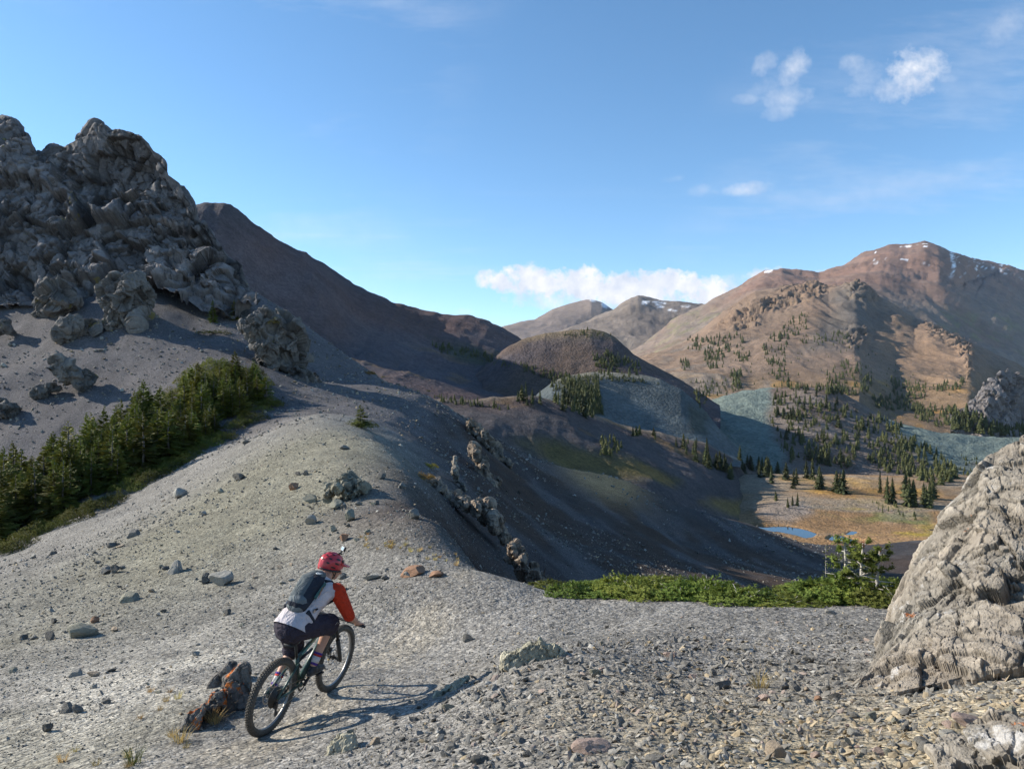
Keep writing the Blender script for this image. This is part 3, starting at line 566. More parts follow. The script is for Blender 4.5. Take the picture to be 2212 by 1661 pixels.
# ------------------------------------------------------------------ rock materials
def rock_mat(name, lo, hi, bump=((3., .6, .15), (14, .7, .04)), scale=1.0, lichen=None, white=None, use_attr=True, object_space=False):
    t = NT(name); vec = t.coord() if object_space else t.pos()
    f = t.noise(1.3 * scale, 7, .65, vec); f2 = t.noise(9 * scale, 6, .7, vec); c = t.ramp(f, [(.25, lo), (.75, hi)]); c = t.mix(1.0, c, t.ramp(f2, [(.2, .62), (.8, 1.35)]), 'MULTIPLY')
    if use_attr: c = t.mix(1.0, c, t.attr(), 'MULTIPLY')
    if white:
        m = t.ramp(t.math('MULTIPLY', t.noise(white[1], 8, .72, vec), 1.0), [(white[2], 0), (white[2] + .05, 1)]); c = t.mix(t.math('MULTIPLY', m, white[3]), c, white[0])
    if lichen:
        m = t.ramp(t.noise(lichen[1], 5, .6, vec), [(lichen[2], 0), (lichen[2] + .03, 1)]); c = t.mix(t.math('MULTIPLY', m, .85), c, lichen[0])
    nrm = None
    for sc, st, di in bump: nrm = t.bump(t.noise(sc * scale, 8, .7, vec), st * .55, di, nrm)
    sc = bump[-1][0] * 2.2 * scale; nrm = t.bump(t.math('MULTIPLY', t.vor(sc, vec=t.mapv(vec, (1, 1, .6), (.4, -.3, .5)), rnd=1.0, metric='CHEBYCHEV'), -1.0), .6, bump[-1][2], nrm)
    return t.done(c, .93, nrm, Specular_IOR_Level=.15)
M_crag = rock_mat('crag_rock', (.115, .107, .110), (.205, .183, .172), ((.9, .6, .5), (5, .8, .16)), .25, lichen=((.17, .14, .055), .35, .66), white=((.30, .26, .245), .22, .585, .6))
M_dark = rock_mat('dark_outcrop_rock', (.115, .106, .10), (.195, .178, .16), ((2.5, .7, .25), (9, .7, .08)), .5, lichen=((.20, .17, .06), .35, .64))
M_tan = rock_mat('tan_outcrop_rock', (.21, .165, .125), (.33, .265, .205), ((2.5, .7, .25), (9, .7, .08)), .5)
M_near = rock_mat('pale_outcrop_rock', (.205, .175, .142), (.325, .285, .235), ((6, .6, .05), (25, .7, .015)), 1.0, lichen=((.42, .15, .05), 3.0, .68), white=((.50, .48, .46), 2.4, .60, .65))
M_green = rock_mat('greenish_rock', (.31, .285, .20), (.45, .41, .32), ((8, .6, .04), (30, .7, .012)), 1.0)
M_orange = rock_mat('lichen_rock', (.125, .115, .105), (.20, .185, .165), ((9, .6, .03), (34, .7, .01)), 1.0, lichen=((.48, .125, .012), 4.5, .56))
STONE = {k: rock_mat(k + '_stone', lo, hi, ((5, .5, .05), (22, .6, .015)), 1.0, use_attr=False, object_space=True) for k, lo, hi in (
    ('grey', (.155, .145, .13), (.245, .23, .205)), ('dark', (.10, .095, .085), (.165, .155, .14)), ('pale', (.27, .255, .225), (.38, .355, .31)),
    ('tan', (.33, .26, .19), (.45, .36, .265)), ('rusty', (.24, .135, .085), (.36, .22, .145)), ('olive', (.215, .205, .16), (.30, .285, .23)), ('pink', (.34, .255, .215), (.45, .34, .285)))}

JOINT = np.array(Matrix.Rotation(R(24), 3, 'Y') @ Matrix.Rotation(R(-17), 3, 'X') @ Matrix.Rotation(R(31), 3, 'Z'))
def rock_disp(G, layers, seed, amount=None, zs=.62):
    """angular relief: jointed blocks at several sizes and sharp crests; returns displacement and tint"""
    d = np.zeros(G.shape[:-1]); tint = np.ones(G.shape[:-1]); H = G @ JOINT.T
    for q, (size, amp) in enumerate(layers):
        f, e = blocks((H + fbm(G / size * .5, 2, seed + 90 + q)[..., None] * size * .05) / size * np.array([1.05, .95, zs]), seed + q * 7)
        rg = ridged(G / size * np.array([1.3, 1.3, .5]), 3, seed + 70 + q, .6)
        d = d + (f * 1.15 + (rg - .35) * .14) * amp; tint = tint * (1 - .28 * (1 - e)) * (1 + .16 * np.clip(f, -1, 1))
    return d * (1 if amount is None else amount), tint
def rock_loft(name, lines, x0, x1, nc, nr, layers, seed, mat, dens=None, edge=None, **props):
    cols = np.linspace(x0, x1, nc); Ls = []
    for ln in lines:
        a = np.array(ln, float); Ls.append((np.interp(cols, a[:, 0], a[:, 1]), np.interp(cols, a[:, 0], a[:, 2])))
    z = np.array([(384 - y) / F * d for y, d in Ls]); d = np.array([q for _, q in Ls]); m = len(Ls)
    T = np.interp(np.linspace(0, 1, nr), np.concatenate([[0], np.cumsum(dens)]) / sum(dens), np.arange(m)) if dens else np.linspace(0, m - 1, nr)
    i = np.clip(np.floor(T).astype(int), 0, m - 2); f = (T - i)[:, None]
    Z = z[i] * (1 - f) + z[i + 1] * f; D = d[i] * (1 - f) + d[i + 1] * f; PX = np.broadcast_to(cols, D.shape)
    G = np.stack([(PX - 512) / F * D, D, Z], -1); TT = np.broadcast_to(T[:, None], D.shape)
    n = np.cross(np.gradient(G, axis=1), np.gradient(G, axis=0)); n /= np.linalg.norm(n, axis=-1, keepdims=True) + 1e-9
    for _ in range(6): n[1:-1, 1:-1] = (n[:-2, 1:-1] + n[2:, 1:-1] + n[1:-1, :-2] + n[1:-1, 2:] + n[1:-1, 1:-1]) / 5
    n /= np.linalg.norm(n, axis=-1, keepdims=True) + 1e-9
    disp, tint = rock_disp(G, layers, seed)
    disp[1:-1] = (disp[1:-1] * 5 + disp[:-2] + disp[2:]) / 7
    if edge: disp = disp * edge(TT, PX)
    G = G + n * disp[..., None]
    c = np.repeat(tint[..., None], 3, -1) * (1 + .12 * fbm(G / layers[0][0] * .7, 3, seed + 60)[..., None] * np.array([1.3, 1.0, .7]))
    me = npmesh(name, G.reshape(-1, 3), grid_faces(nr, nc), np.clip(c, .3, 1.7).reshape(-1, 3), smooth=False)
    return add(name, me, mat, **props)
def lumps_mesh(name, lumps, voxel, layers, seed, smooth_it=2):
    """lumps: (center, radii) ellipsoids fused and broken into blocks"""
    bm = bmesh.new()
    for c, r in lumps:
        pr = np.random.RandomState(int(abs(c[0]) * 977 + abs(c[2]) * 331) % 100000); g = bmesh.ops.create_icosphere(bm, subdivisions=3, radius=1.0)
        Q = np.array([v.co[:] for v in g['verts']]) * 1.25
        for _ in range(13):
            n = pr.normal(size=3); n[2] *= .7; n /= np.linalg.norm(n); hh = pr.uniform(.62, .98); Q = Q - np.maximum(Q @ n - hh, 0)[:, None] * n
        for v, q in zip(g['verts'], Q): v.co = Vector((c[0] + q[0] * r[0], c[1] + q[1] * r[1], c[2] + q[2] * r[2]))
    me = bpy.data.meshes.new('tmp'); bm.to_mesh(me); bm.free(); o = bpy.data.objects.new('tmp', me); COL.objects.link(o)
    m = o.modifiers.new('r', 'REMESH'); m.mode = 'VOXEL'; m.voxel_size = voxel
    ev = o.evaluated_get(bpy.context.evaluated_depsgraph_get()); e = ev.to_mesh()
    nv = len(e.vertices); V = np.empty(nv * 3, np.float32); e.vertices.foreach_get('co', V); V = V.reshape(-1, 3).astype(float)
    N = np.empty(nv * 3, np.float32); e.vertices.foreach_get('normal', N); N = N.reshape(-1, 3).astype(float)
    e.calc_loop_triangles(); T = np.empty(len(e.loop_triangles) * 3, np.int32); e.loop_triangles.foreach_get('vertices', T); T = T.reshape(-1, 3)
    ev.to_mesh_clear(); bpy.data.objects.remove(o); bpy.data.meshes.remove(me)
    d, tint = rock_disp(V, layers, seed); V2 = V + N * d[:, None]
    c = np.repeat(tint[:, None], 3, 1) * (1 + .12 * fbm(V / layers[0][0] * .7, 3, seed + 60)[:, None] * np.array([1.3, 1.0, .7]))
    return V2, T, np.clip(c, .3, 1.7)
def outcrop(name, lumps, d, depth, layers, seed, mat, voxel=None, **props):
    """lumps given as picture readings (px, py, rx, ry) at distance d (or d from the ground they stand on)"""
    if d is None:
        x, y, rx, ry = max(lumps, key=lambda q: q[1] + q[3]); g = on_ground(x, y + ry * .9); d = g.y
    L = []
    for x, y, rx, ry in lumps:
        c = pix(x, y, d + depth * .3 * (random.Random(int(x * 7 + y)).random() - .5)); s = d / F
        L.append((c, (rx * s, max(depth * .5, .6 * rx * s), ry * s)))
    V, T, c = lumps_mesh(name, L, voxel or max(.05, d / F * 1.35), layers, seed)
    bc = np.array([V[:, 0].mean(), V[:, 1].mean(), V[:, 2].min()]); me = npmesh(name, V - bc, T, c, smooth=False)
    return add(name, me, mat, loc=tuple(bc), **props)

# ------------------------------------------------------------------ the crag above the scree
crag_top = [(-260, 140), (-140, 120), (-60, 126), (-20, 116), (0, 117), (13.5, 119), (19.6, 124), (22.6, 131), (28, 133), (31, 146), (36, 155), (45, 150), (54, 144), (65, 145), (78, 138), (87, 135), (91, 127), (96, 122), (103, 125), (109, 132), (114, 129), (125, 130), (132, 131), (141.5, 135), (147.5, 141), (153.5, 150), (160, 153), (166, 163), (168, 174), (179, 181), (182, 189), (190, 199), (193, 205), (197, 218), (210, 228), (218, 240), (229, 255), (241, 263), (247, 277), (252, 289), (257, 300)]
rock_loft('rock_crag', [[(-260, 318, 82), (0, 306, 85), (60, 300, 85), (105, 296, 85), (135, 284, 87), (150, 288, 86), (173, 300, 84), (208, 309, 83), (257, 312, 83)],
    [(-260, 292, 86), (0, 280, 89), (60, 274, 89), (105, 272, 89), (135, 264, 90), (150, 266, 90), (173, 282, 88), (208, 296, 87), (257, 306, 86)],
    [(-260, 250, 90), (0, 240, 92), (60, 236, 92), (105, 230, 93), (150, 232, 92), (190, 250, 91), (220, 270, 89), (245, 288, 88), (257, 303, 88)],
    [(-260, 195, 95), (0, 185, 97), (36, 205, 96), (60, 190, 98), (100, 180, 98), (150, 192, 97), (180, 217, 95), (215, 252, 93), (245, 283, 91), (257, 302, 90)],
    [(x, y, 104 - max(0, x) * .045) for x, y in crag_top], [(x, y + 4, 112 - max(0, x) * .05) for x, y in crag_top], [(x, 384 - (384 - y) * .80, 150 - max(0, x) * .12) for x, y in crag_top], [(-260, 340, 175), (100, 340, 170), (257, 340, 130)]],  # unseen rear plateau shaped high and deep for the shadow it casts
    -260, 257, 480, 350, ((14, 1.8), (6, 1.5), (2.6, .9), (1.1, .42)), 3, M_crag, dens=(.6, 1.2, 1.3, 1.5, .4, .5, .25),
    edge=lambda t, px: (1 - .66 * np.exp(-((t - 4) / .35) ** 2)) * np.where(t > 4, .4, 1.0), label='towering dark jagged rock crag above the scree slope', category='crag')
SML = ((3.2, .85), (1.3, .42), (.5, .15))
outcrop('rock_pinnacle', [(262, 321, 14, 17), (285, 328, 13, 18), (272, 348, 20, 24), (292, 352, 13, 25), (250, 326, 9, 8), (300, 368, 10, 14), (268, 368, 12, 12), (312, 380, 8, 7)], 72, 5.5, SML, 11, M_dark, label='twin topped grey rock pinnacle beside the fir grove', category='rock outcrop')
outcrop('rock_buttress', [(114, 296, 10, 16), (131, 294, 12, 16), (143, 300, 8, 14), (120, 322, 13, 22), (138, 320, 12, 20), (125, 340, 14, 12)], 78, 5.0, SML, 12, M_dark, label='square topped dark rock buttress standing on the scree under the crag', category='rock outcrop')
outcrop('rock_outcrop', [(64, 330, 8, 10), (80, 324, 9, 9), (94, 332, 9, 13), (70, 336, 8, 8)], 76, 4.0, SML, 13, M_dark, label='low broken dark outcrop leaning against the square rock buttress', category='rock outcrop')
outcrop('boulder', [(54, 300, 15, 14), (66, 299, 12, 13), (46, 306, 9, 10)], 84, 5.0, SML, 14, M_dark, label='big rounded dark boulder at the foot of the crag', category='boulder')
outcrop('boulder', [(4, 328, 8, 10), (8, 332, 6, 7)], 78, 3.0, SML, 15, M_dark, label='dark upright boulder on bare scree below the rounded boulder', category='boulder')
outcrop('rock_outcrop', [(58, 366, 7, 7), (70, 374, 12, 8), (84, 384, 7, 6), (86, 375, 4, 6)], None, 3.0, ((2.4, .6), (1., .3), (.4, .1)), 16, M_dark, label='small jagged outcrop in the middle of the scree slope', category='rock outcrop')
outcrop('rock_outcrop', [(8, 408, 13, 8), (-6, 404, 12, 10)], None, 3.0, ((2.4, .6), (1., .3), (.4, .1)), 17, M_dark, label='dark rock hump on the scree above the fir grove', category='rock outcrop')
outcrop('rock_outcrop', [(40, 392, 9, 5), (52, 388, 6, 4)], None, 2.0, ((2.0, .5), (.8, .25), (.3, .1)), 18, M_dark, label='flat dark ledge on the scree slope below the jagged outcrop', category='rock outcrop')
MID = ((1.8, .5), (.75, .24), (.3, .09))
outcrop('rock_spine', [(470, 424, 4, 8), (478, 430, 6, 7), (487, 440, 8, 11), (498, 453, 9, 12), (510, 464, 6, 7)], 73, 3.0, MID, 21, M_tan, label='tan blocky rock spine along the skyline of the shaded flank', category='rock outcrop')
outcrop('rock_slab', [(476, 451, 5, 8), (486, 466, 7, 11), (498, 480, 6, 8)], None, 1.6, MID, 22, M_tan, label='grey green rock slab below the tan spine', category='rock outcrop')
outcrop('rock_pillar', [(454.6, 461, 1.6, 4), (455.5, 470, 3.2, 5), (458, 478, 3.4, 7), (463, 486, 4, 6)], None, 1.0, ((.9, .2), (.4, .1), (.16, .04)), 23, M_near, label='thin white rock pillar standing beside a yellow shrub', category='rock outcrop')
outcrop('rock_outcrop', [(432, 482, 10, 6), (440, 488, 9, 6), (425, 480, 6, 5), (448, 494, 6, 5)], None, 1.8, ((.9, .2), (.4, .1), (.16, .04)), 24, M_tan, label='low grey outcrop topped by a yellow shrub', category='rock outcrop')
outcrop('rock_outcrop', [(460, 500, 6, 6), (468, 502, 6, 7), (476, 505, 7, 8), (484, 513, 8, 12), (495, 525, 7, 12), (504, 535, 6, 9)], 33, 1.8, ((.9, .26), (.4, .12), (.16, .04)), 25, M_tan, label='broken cliff band with a white block at its upper end', category='rock outcrop')
outcrop('rock_outcrop', [(512, 552, 6, 9), (522, 563, 7, 11), (534, 573, 7, 9), (544, 581, 5, 6)], 24, 1.4, ((.8, .22), (.35, .1), (.14, .03)), 26, M_tan, label='brown cliff band running down behind the end of the fir mat', category='rock outcrop')
rock_loft('rock_bluff', [[(950, 430, 602), (985, 440, 588), (1024, 446, 604), (1110, 455, 650)], [(950, 419, 606), (985, 427, 592), (1000, 430, 592), (1024, 432, 610), (1110, 442, 655)], [(950, 416, 610), (968, 410, 604), (988, 400, 598), (1000, 400, 600), (1024, 402, 618), (1110, 405, 665)],
    [(950, 414, 616), (966, 406, 614), (978, 394, 614), (988, 381, 612), (1000, 371, 612), (1008, 368, 614), (1020, 376, 622), (1040, 372, 630), (1110, 366, 670)], [(950, 440, 660), (1008, 420, 690), (1110, 420, 720)]], 950, 1110, 170, 110, ((16, 3.0), (7, 1.8), (3, .8)), 27, M_crag, dens=(.3, 1, 1, .4), label='dark rock bluff with a pale edge above the far firs', category='rock outcrop')

# ------------------------------------------------------------------ big pale outcrop beside the camera and rocks on the near ground
def gd(px, py): return on_ground(px, py).y
rb = [(812, 700), (830, 697), (850, 694), (895, 692), (930, 684), (967, 675), (1024, 664), (1150, 655), (1300, 650)]
rt = [(812, 712), (832, 698), (850, 682), (872, 662), (884, 636), (889, 611), (899, 588), (907, 568), (922, 545), (936, 529), (955, 500), (968, 488), (971, 475), (985, 454), (1010, 440), (1024, 435), (1080, 415), (1150, 405), (1300, 420)]
base_d = lambda x: float(np.interp(x, [812, 895, 967, 1024, 1150, 1300], [5.75, 5.45, 5.45, 5.3, 5.0, 4.8]))
def rl(fr, dd): return [(x, lerp(np.interp(x, *zip(*rb)), np.interp(x, *zip(*rt)), fr), base_d(x) + dd * min(1.0, (x - 805) / 90)) for x in np.linspace(812, 1300, 60)]
rock_loft('rock_outcrop', [[(x, y + 45, base_d(x) + .15) for x, y, _ in rl(0, 0)], rl(.0, 0), rl(.3, .75), rl(.55, 1.2), rl(.8, 1.75), rl(1.0, 2.4), [(x, y + 14, d + .7) for x, y, d in rl(1.0, 2.4)], [(x, y + 170, d + 2.2) for x, y, d in rl(1.0, 2.4)]],
    842, 1160, 350, 300, ((.8, .085), (.36, .048), (.16, .024), (.07, .010)), 41, M_near, dens=(.15, 1.2, 1.1, 1.1, 1.0, .4, .4),
    edge=lambda t, px: (1 - .45 * np.exp(-((t - 5) / .3) ** 2)) * smooth01(838, 885, px), label='large pale fractured rock outcrop with white and orange lichen beside the krummholz', category='rock outcrop')
NR = ((.28, .06), (.12, .03), (.05, .012))
def slab(name, outline, d, thick, layers, seed, mat, lean=0.0, voxel=.012, **props):
    """a thick slab of rock: its outline as seen, standing at distance d, shrinking and leaning backwards"""
    P = np.array(outline, float); c = P.mean(0); lo = P[np.argmax(P[:, 1])]; d = on_ground(lo[0], lo[1] - 2).y - .02; rs = np.random.RandomState(seed); bm = bmesh.new(); rings = []; zb = P[:, 1].max()
    for f, sc in ((0, .90), (.22, 1.0), (.7, .97), (1.0, .72)):
        ring = []
        for x, y in P:
            q = c + (np.array([x, y]) - c) * sc; dd = d + thick * f + lean * (zb - q[1]) / F * d; ring.append(bm.verts.new(Vector(pix(q[0] + rs.normal() * .3, max(q[1], c[1]) + 6 * (q[1] > c[1]) if q[1] > c[1] + 4 else q[1], dd))))
        rings.append(ring)
    n = len(P)
    for a, b in zip(rings[:-1], rings[1:]):
        for k_ in range(n): bm.faces.new((a[k_], a[(k_ + 1) % n], b[(k_ + 1) % n], b[k_]))
    bm.faces.new(rings[0][::-1]); bm.faces.new(rings[-1]); bmesh.ops.recalc_face_normals(bm, faces=bm.faces[:]); bmesh.ops.triangulate(bm, faces=bm.faces[:])
    me = bpy.data.meshes.new('tmp'); bm.to_mesh(me); bm.free(); o = bpy.data.objects.new('tmp', me); COL.objects.link(o)
    m = o.modifiers.new('r', 'REMESH'); m.mode = 'VOXEL'; m.voxel_size = voxel
    ev = o.evaluated_get(bpy.context.evaluated_depsgraph_get()); e = ev.to_mesh(); nv = len(e.vertices); V = np.empty(nv * 3, np.float32); e.vertices.foreach_get('co', V); V = V.reshape(-1, 3).astype(float)
    N = np.empty(nv * 3, np.float32); e.vertices.foreach_get('normal', N); N = N.reshape(-1, 3).astype(float); e.calc_loop_triangles(); T = np.empty(len(e.loop_triangles) * 3, np.int32); e.loop_triangles.foreach_get('vertices', T); T = T.reshape(-1, 3)
    ev.to_mesh_clear(); bpy.data.objects.remove(o); bpy.data.meshes.remove(me)
    dsp, tint = rock_disp(V, layers, seed); V = V + N * dsp[:, None]; bc = np.array([V[:, 0].mean(), V[:, 1].mean(), V[:, 2].min()])
    return add(name, npmesh(name, V - bc, T, np.clip(np.repeat(tint[:, None], 3, 1), .4, 1.6), smooth=False), mat, loc=(bc[0], bc[1], bc[2] - .05), **props)
SR = ((.26, .032), (.11, .018), (.045, .008))
slab('rock_fin', [(497, 668), (500, 654), (507, 648.5), (513, 647), (522, 642.6), (530.7, 636), (536.6, 638), (539.5, 630), (545.4, 638), (554, 639), (561.6, 641), (569, 647), (567.4, 655), (560, 658), (542.5, 656), (527.8, 660), (520.4, 666), (514, 672)], 7.3, .30, SR, 31, M_green, .35, label='jagged tan rock fin jutting from the gravel mound', category='rock')
slab('rock_fin', [(429.3, 704), (432.3, 692.5), (441, 683), (451.4, 676.4), (461.6, 671), (468, 673.4), (458, 685), (450, 694), (442.5, 704)], 6.75, .24, SR, 32, M_green, .5, label='low pale rock rib where the bicycle shadow ends', category='rock')
slab('rock_fin', [(325, 753), (328, 739.6), (336.8, 732), (344, 728), (354, 723.4), (358.8, 729), (356.6, 740), (347, 750), (333.8, 756)], 5.95, .22, SR, 33, M_green, .4, label='greenish pale rock stub below the bicycle', category='rock')
slab('lichen_rock', [(219, 713), (218.3, 697), (222.4, 689), (222, 681), (223, 672.7), (231, 666.6), (240, 658.5), (244, 656.8), (248.5, 659), (250, 664.6), (252, 672.7), (251.8, 685), (250.8, 692), (243, 706), (232.5, 711)], 6.95, .42, ((.35, .03), (.14, .015), (.05, .006)), 34, M_orange, .3, label='upright dark slab with bright orange lichen behind the rear wheel', category='rock')
slab('lichen_rock', [(206, 682), (209, 677), (215.6, 671.7), (222.4, 666), (231, 657.5), (236, 657.2), (236, 661), (229, 668), (225, 674), (224, 683), (215.6, 687), (211, 689)], 7.25, .32, ((.3, .03), (.12, .015), (.05, .006)), 35, M_dark, .3, label='dark narrow slab leaning behind the orange lichen slab', category='rock')
slab('lichen_rock', [(175, 726), (186.5, 713), (195.3, 703), (204.8, 696), (208, 702), (203, 711), (202, 720), (195.3, 727), (186.5, 733), (177, 733)], 6.75, .45, ((.3, .03), (.12, .015), (.05, .006)), 36, M_orange, .3, label='long low lichen spotted slab below the dry grass tuft', category='rock')
slab('lichen_rock', [(199, 722), (203, 706), (209, 695), (216, 687), (224, 684), (226, 700), (222, 716), (210, 722)], 6.95, .35, ((.2, .04), (.09, .02), (.04, .008)), 44, M_orange, .3, label='crumbling lichen rock joining the upright slab and the long low slab', category='rock')
outcrop('rock', [(257, 686, 4, 6)], 7.15, .14, ((.2, .04), (.08, .015)), 37, M_dark, voxel=.012, label='small dark rock between the orange lichen slab and the rear wheel', category='rock')
outcrop('rock_outcrop', [(985, 770, 34, 13), (1015, 758, 26, 14), (955, 772, 18, 9), (1040, 752, 30, 18)], 3.25, .5, ((.28, .026), (.12, .012), (.05, .005)), 38, M_near, voxel=.009, label='pale ribbed bedrock patch in the stony ground below the large outcrop', category='rock outcrop')
outcrop('rock_outcrop', [(332, 490, 6, 6), (340, 485, 7, 9), (349, 482, 8, 9), (359, 488, 6, 7), (352, 492, 9, 5)], None, 1.3, ((.7, .2), (.3, .1), (.12, .03)), 39, rock_mat('olive_outcrop_rock', (.19, .175, .13), (.30, .28, .225)), voxel=.035, label='cluster of blocky olive grey rock on the hump of the ridge', category='rock outcrop')

# ------------------------------------------------------------------ loose stones: shared angular meshes
def stone_mesh(seed, sub, planes, aniso):
    rs = np.random.RandomState(seed); bm = bmesh.new(); bmesh.ops.create_icosphere(bm, subdivisions=sub, radius=1.0)
    V = np.array([v.co[:] for v in bm.verts]); T = np.array([[v.index for v in f.verts] for f in bm.faces]); bm.free()
    for _ in range(planes):
        n = rs.normal(size=3); n /= np.linalg.norm(n); h = rs.uniform(.42, .8)
        s = V @ n; V = V - np.maximum(s - h, 0)[:, None] * n
    V = V * np.array(aniso); V = V / np.abs(V).max(0) ; V = V * np.array(aniso)
    return V + rs.normal(size=V.shape) * .012, T
SM = []
for q in range(16):
    rs = random.Random(q); an = (1, rs.uniform(.55, .95), rs.uniform(.4, .85)) if q % 3 else (1, rs.uniform(.4, .6), rs.uniform(.25, .4))
    SM.append(stone_mesh(100 + q, 3, 11, an))
stone_me = {}
def stone(px, py, w, h, kind, label, group=None, seed=None, tilt=None, name='stone', grnd=None, cat='stone'):
    """px, py: foot of the stone in the picture; w, h its size there"""
    g = grnd if grnd is not None else on_ground(px, py - h * .18)
    if g is None: return None
    rs = random.Random(seed if seed is not None else int(px * 13 + py * 7)); q = rs.choice([0, 3, 6, 9, 12, 15]) if h < w * .45 else rs.choice([1, 2, 4, 5, 7, 8, 10, 11, 13, 14])
    V, T = SM[q]; key = (q, kind)
    if key not in stone_me:
        m = npmesh('stone', V, T, smooth=False); m.materials.append(STONE[kind]); stone_me[key] = m
    s = g.y / F; ex = np.abs(V).max(0); sx = w * s * .5 / ex[0]; sz = h * s * .5 / ex[2]
    o = add(name, stone_me[key], None, loc=(g.x, g.y, g.z + h * s * .30), rot=(rs.uniform(-.25, .25), rs.uniform(-.25, .25) if tilt is None else tilt, rs.uniform(-.35, .35) + rs.choice([0, math.pi])), scale=(sx, (sx * .8 + sz * .4) * .9, sz), label=label, category=cat, group=group)
    return o
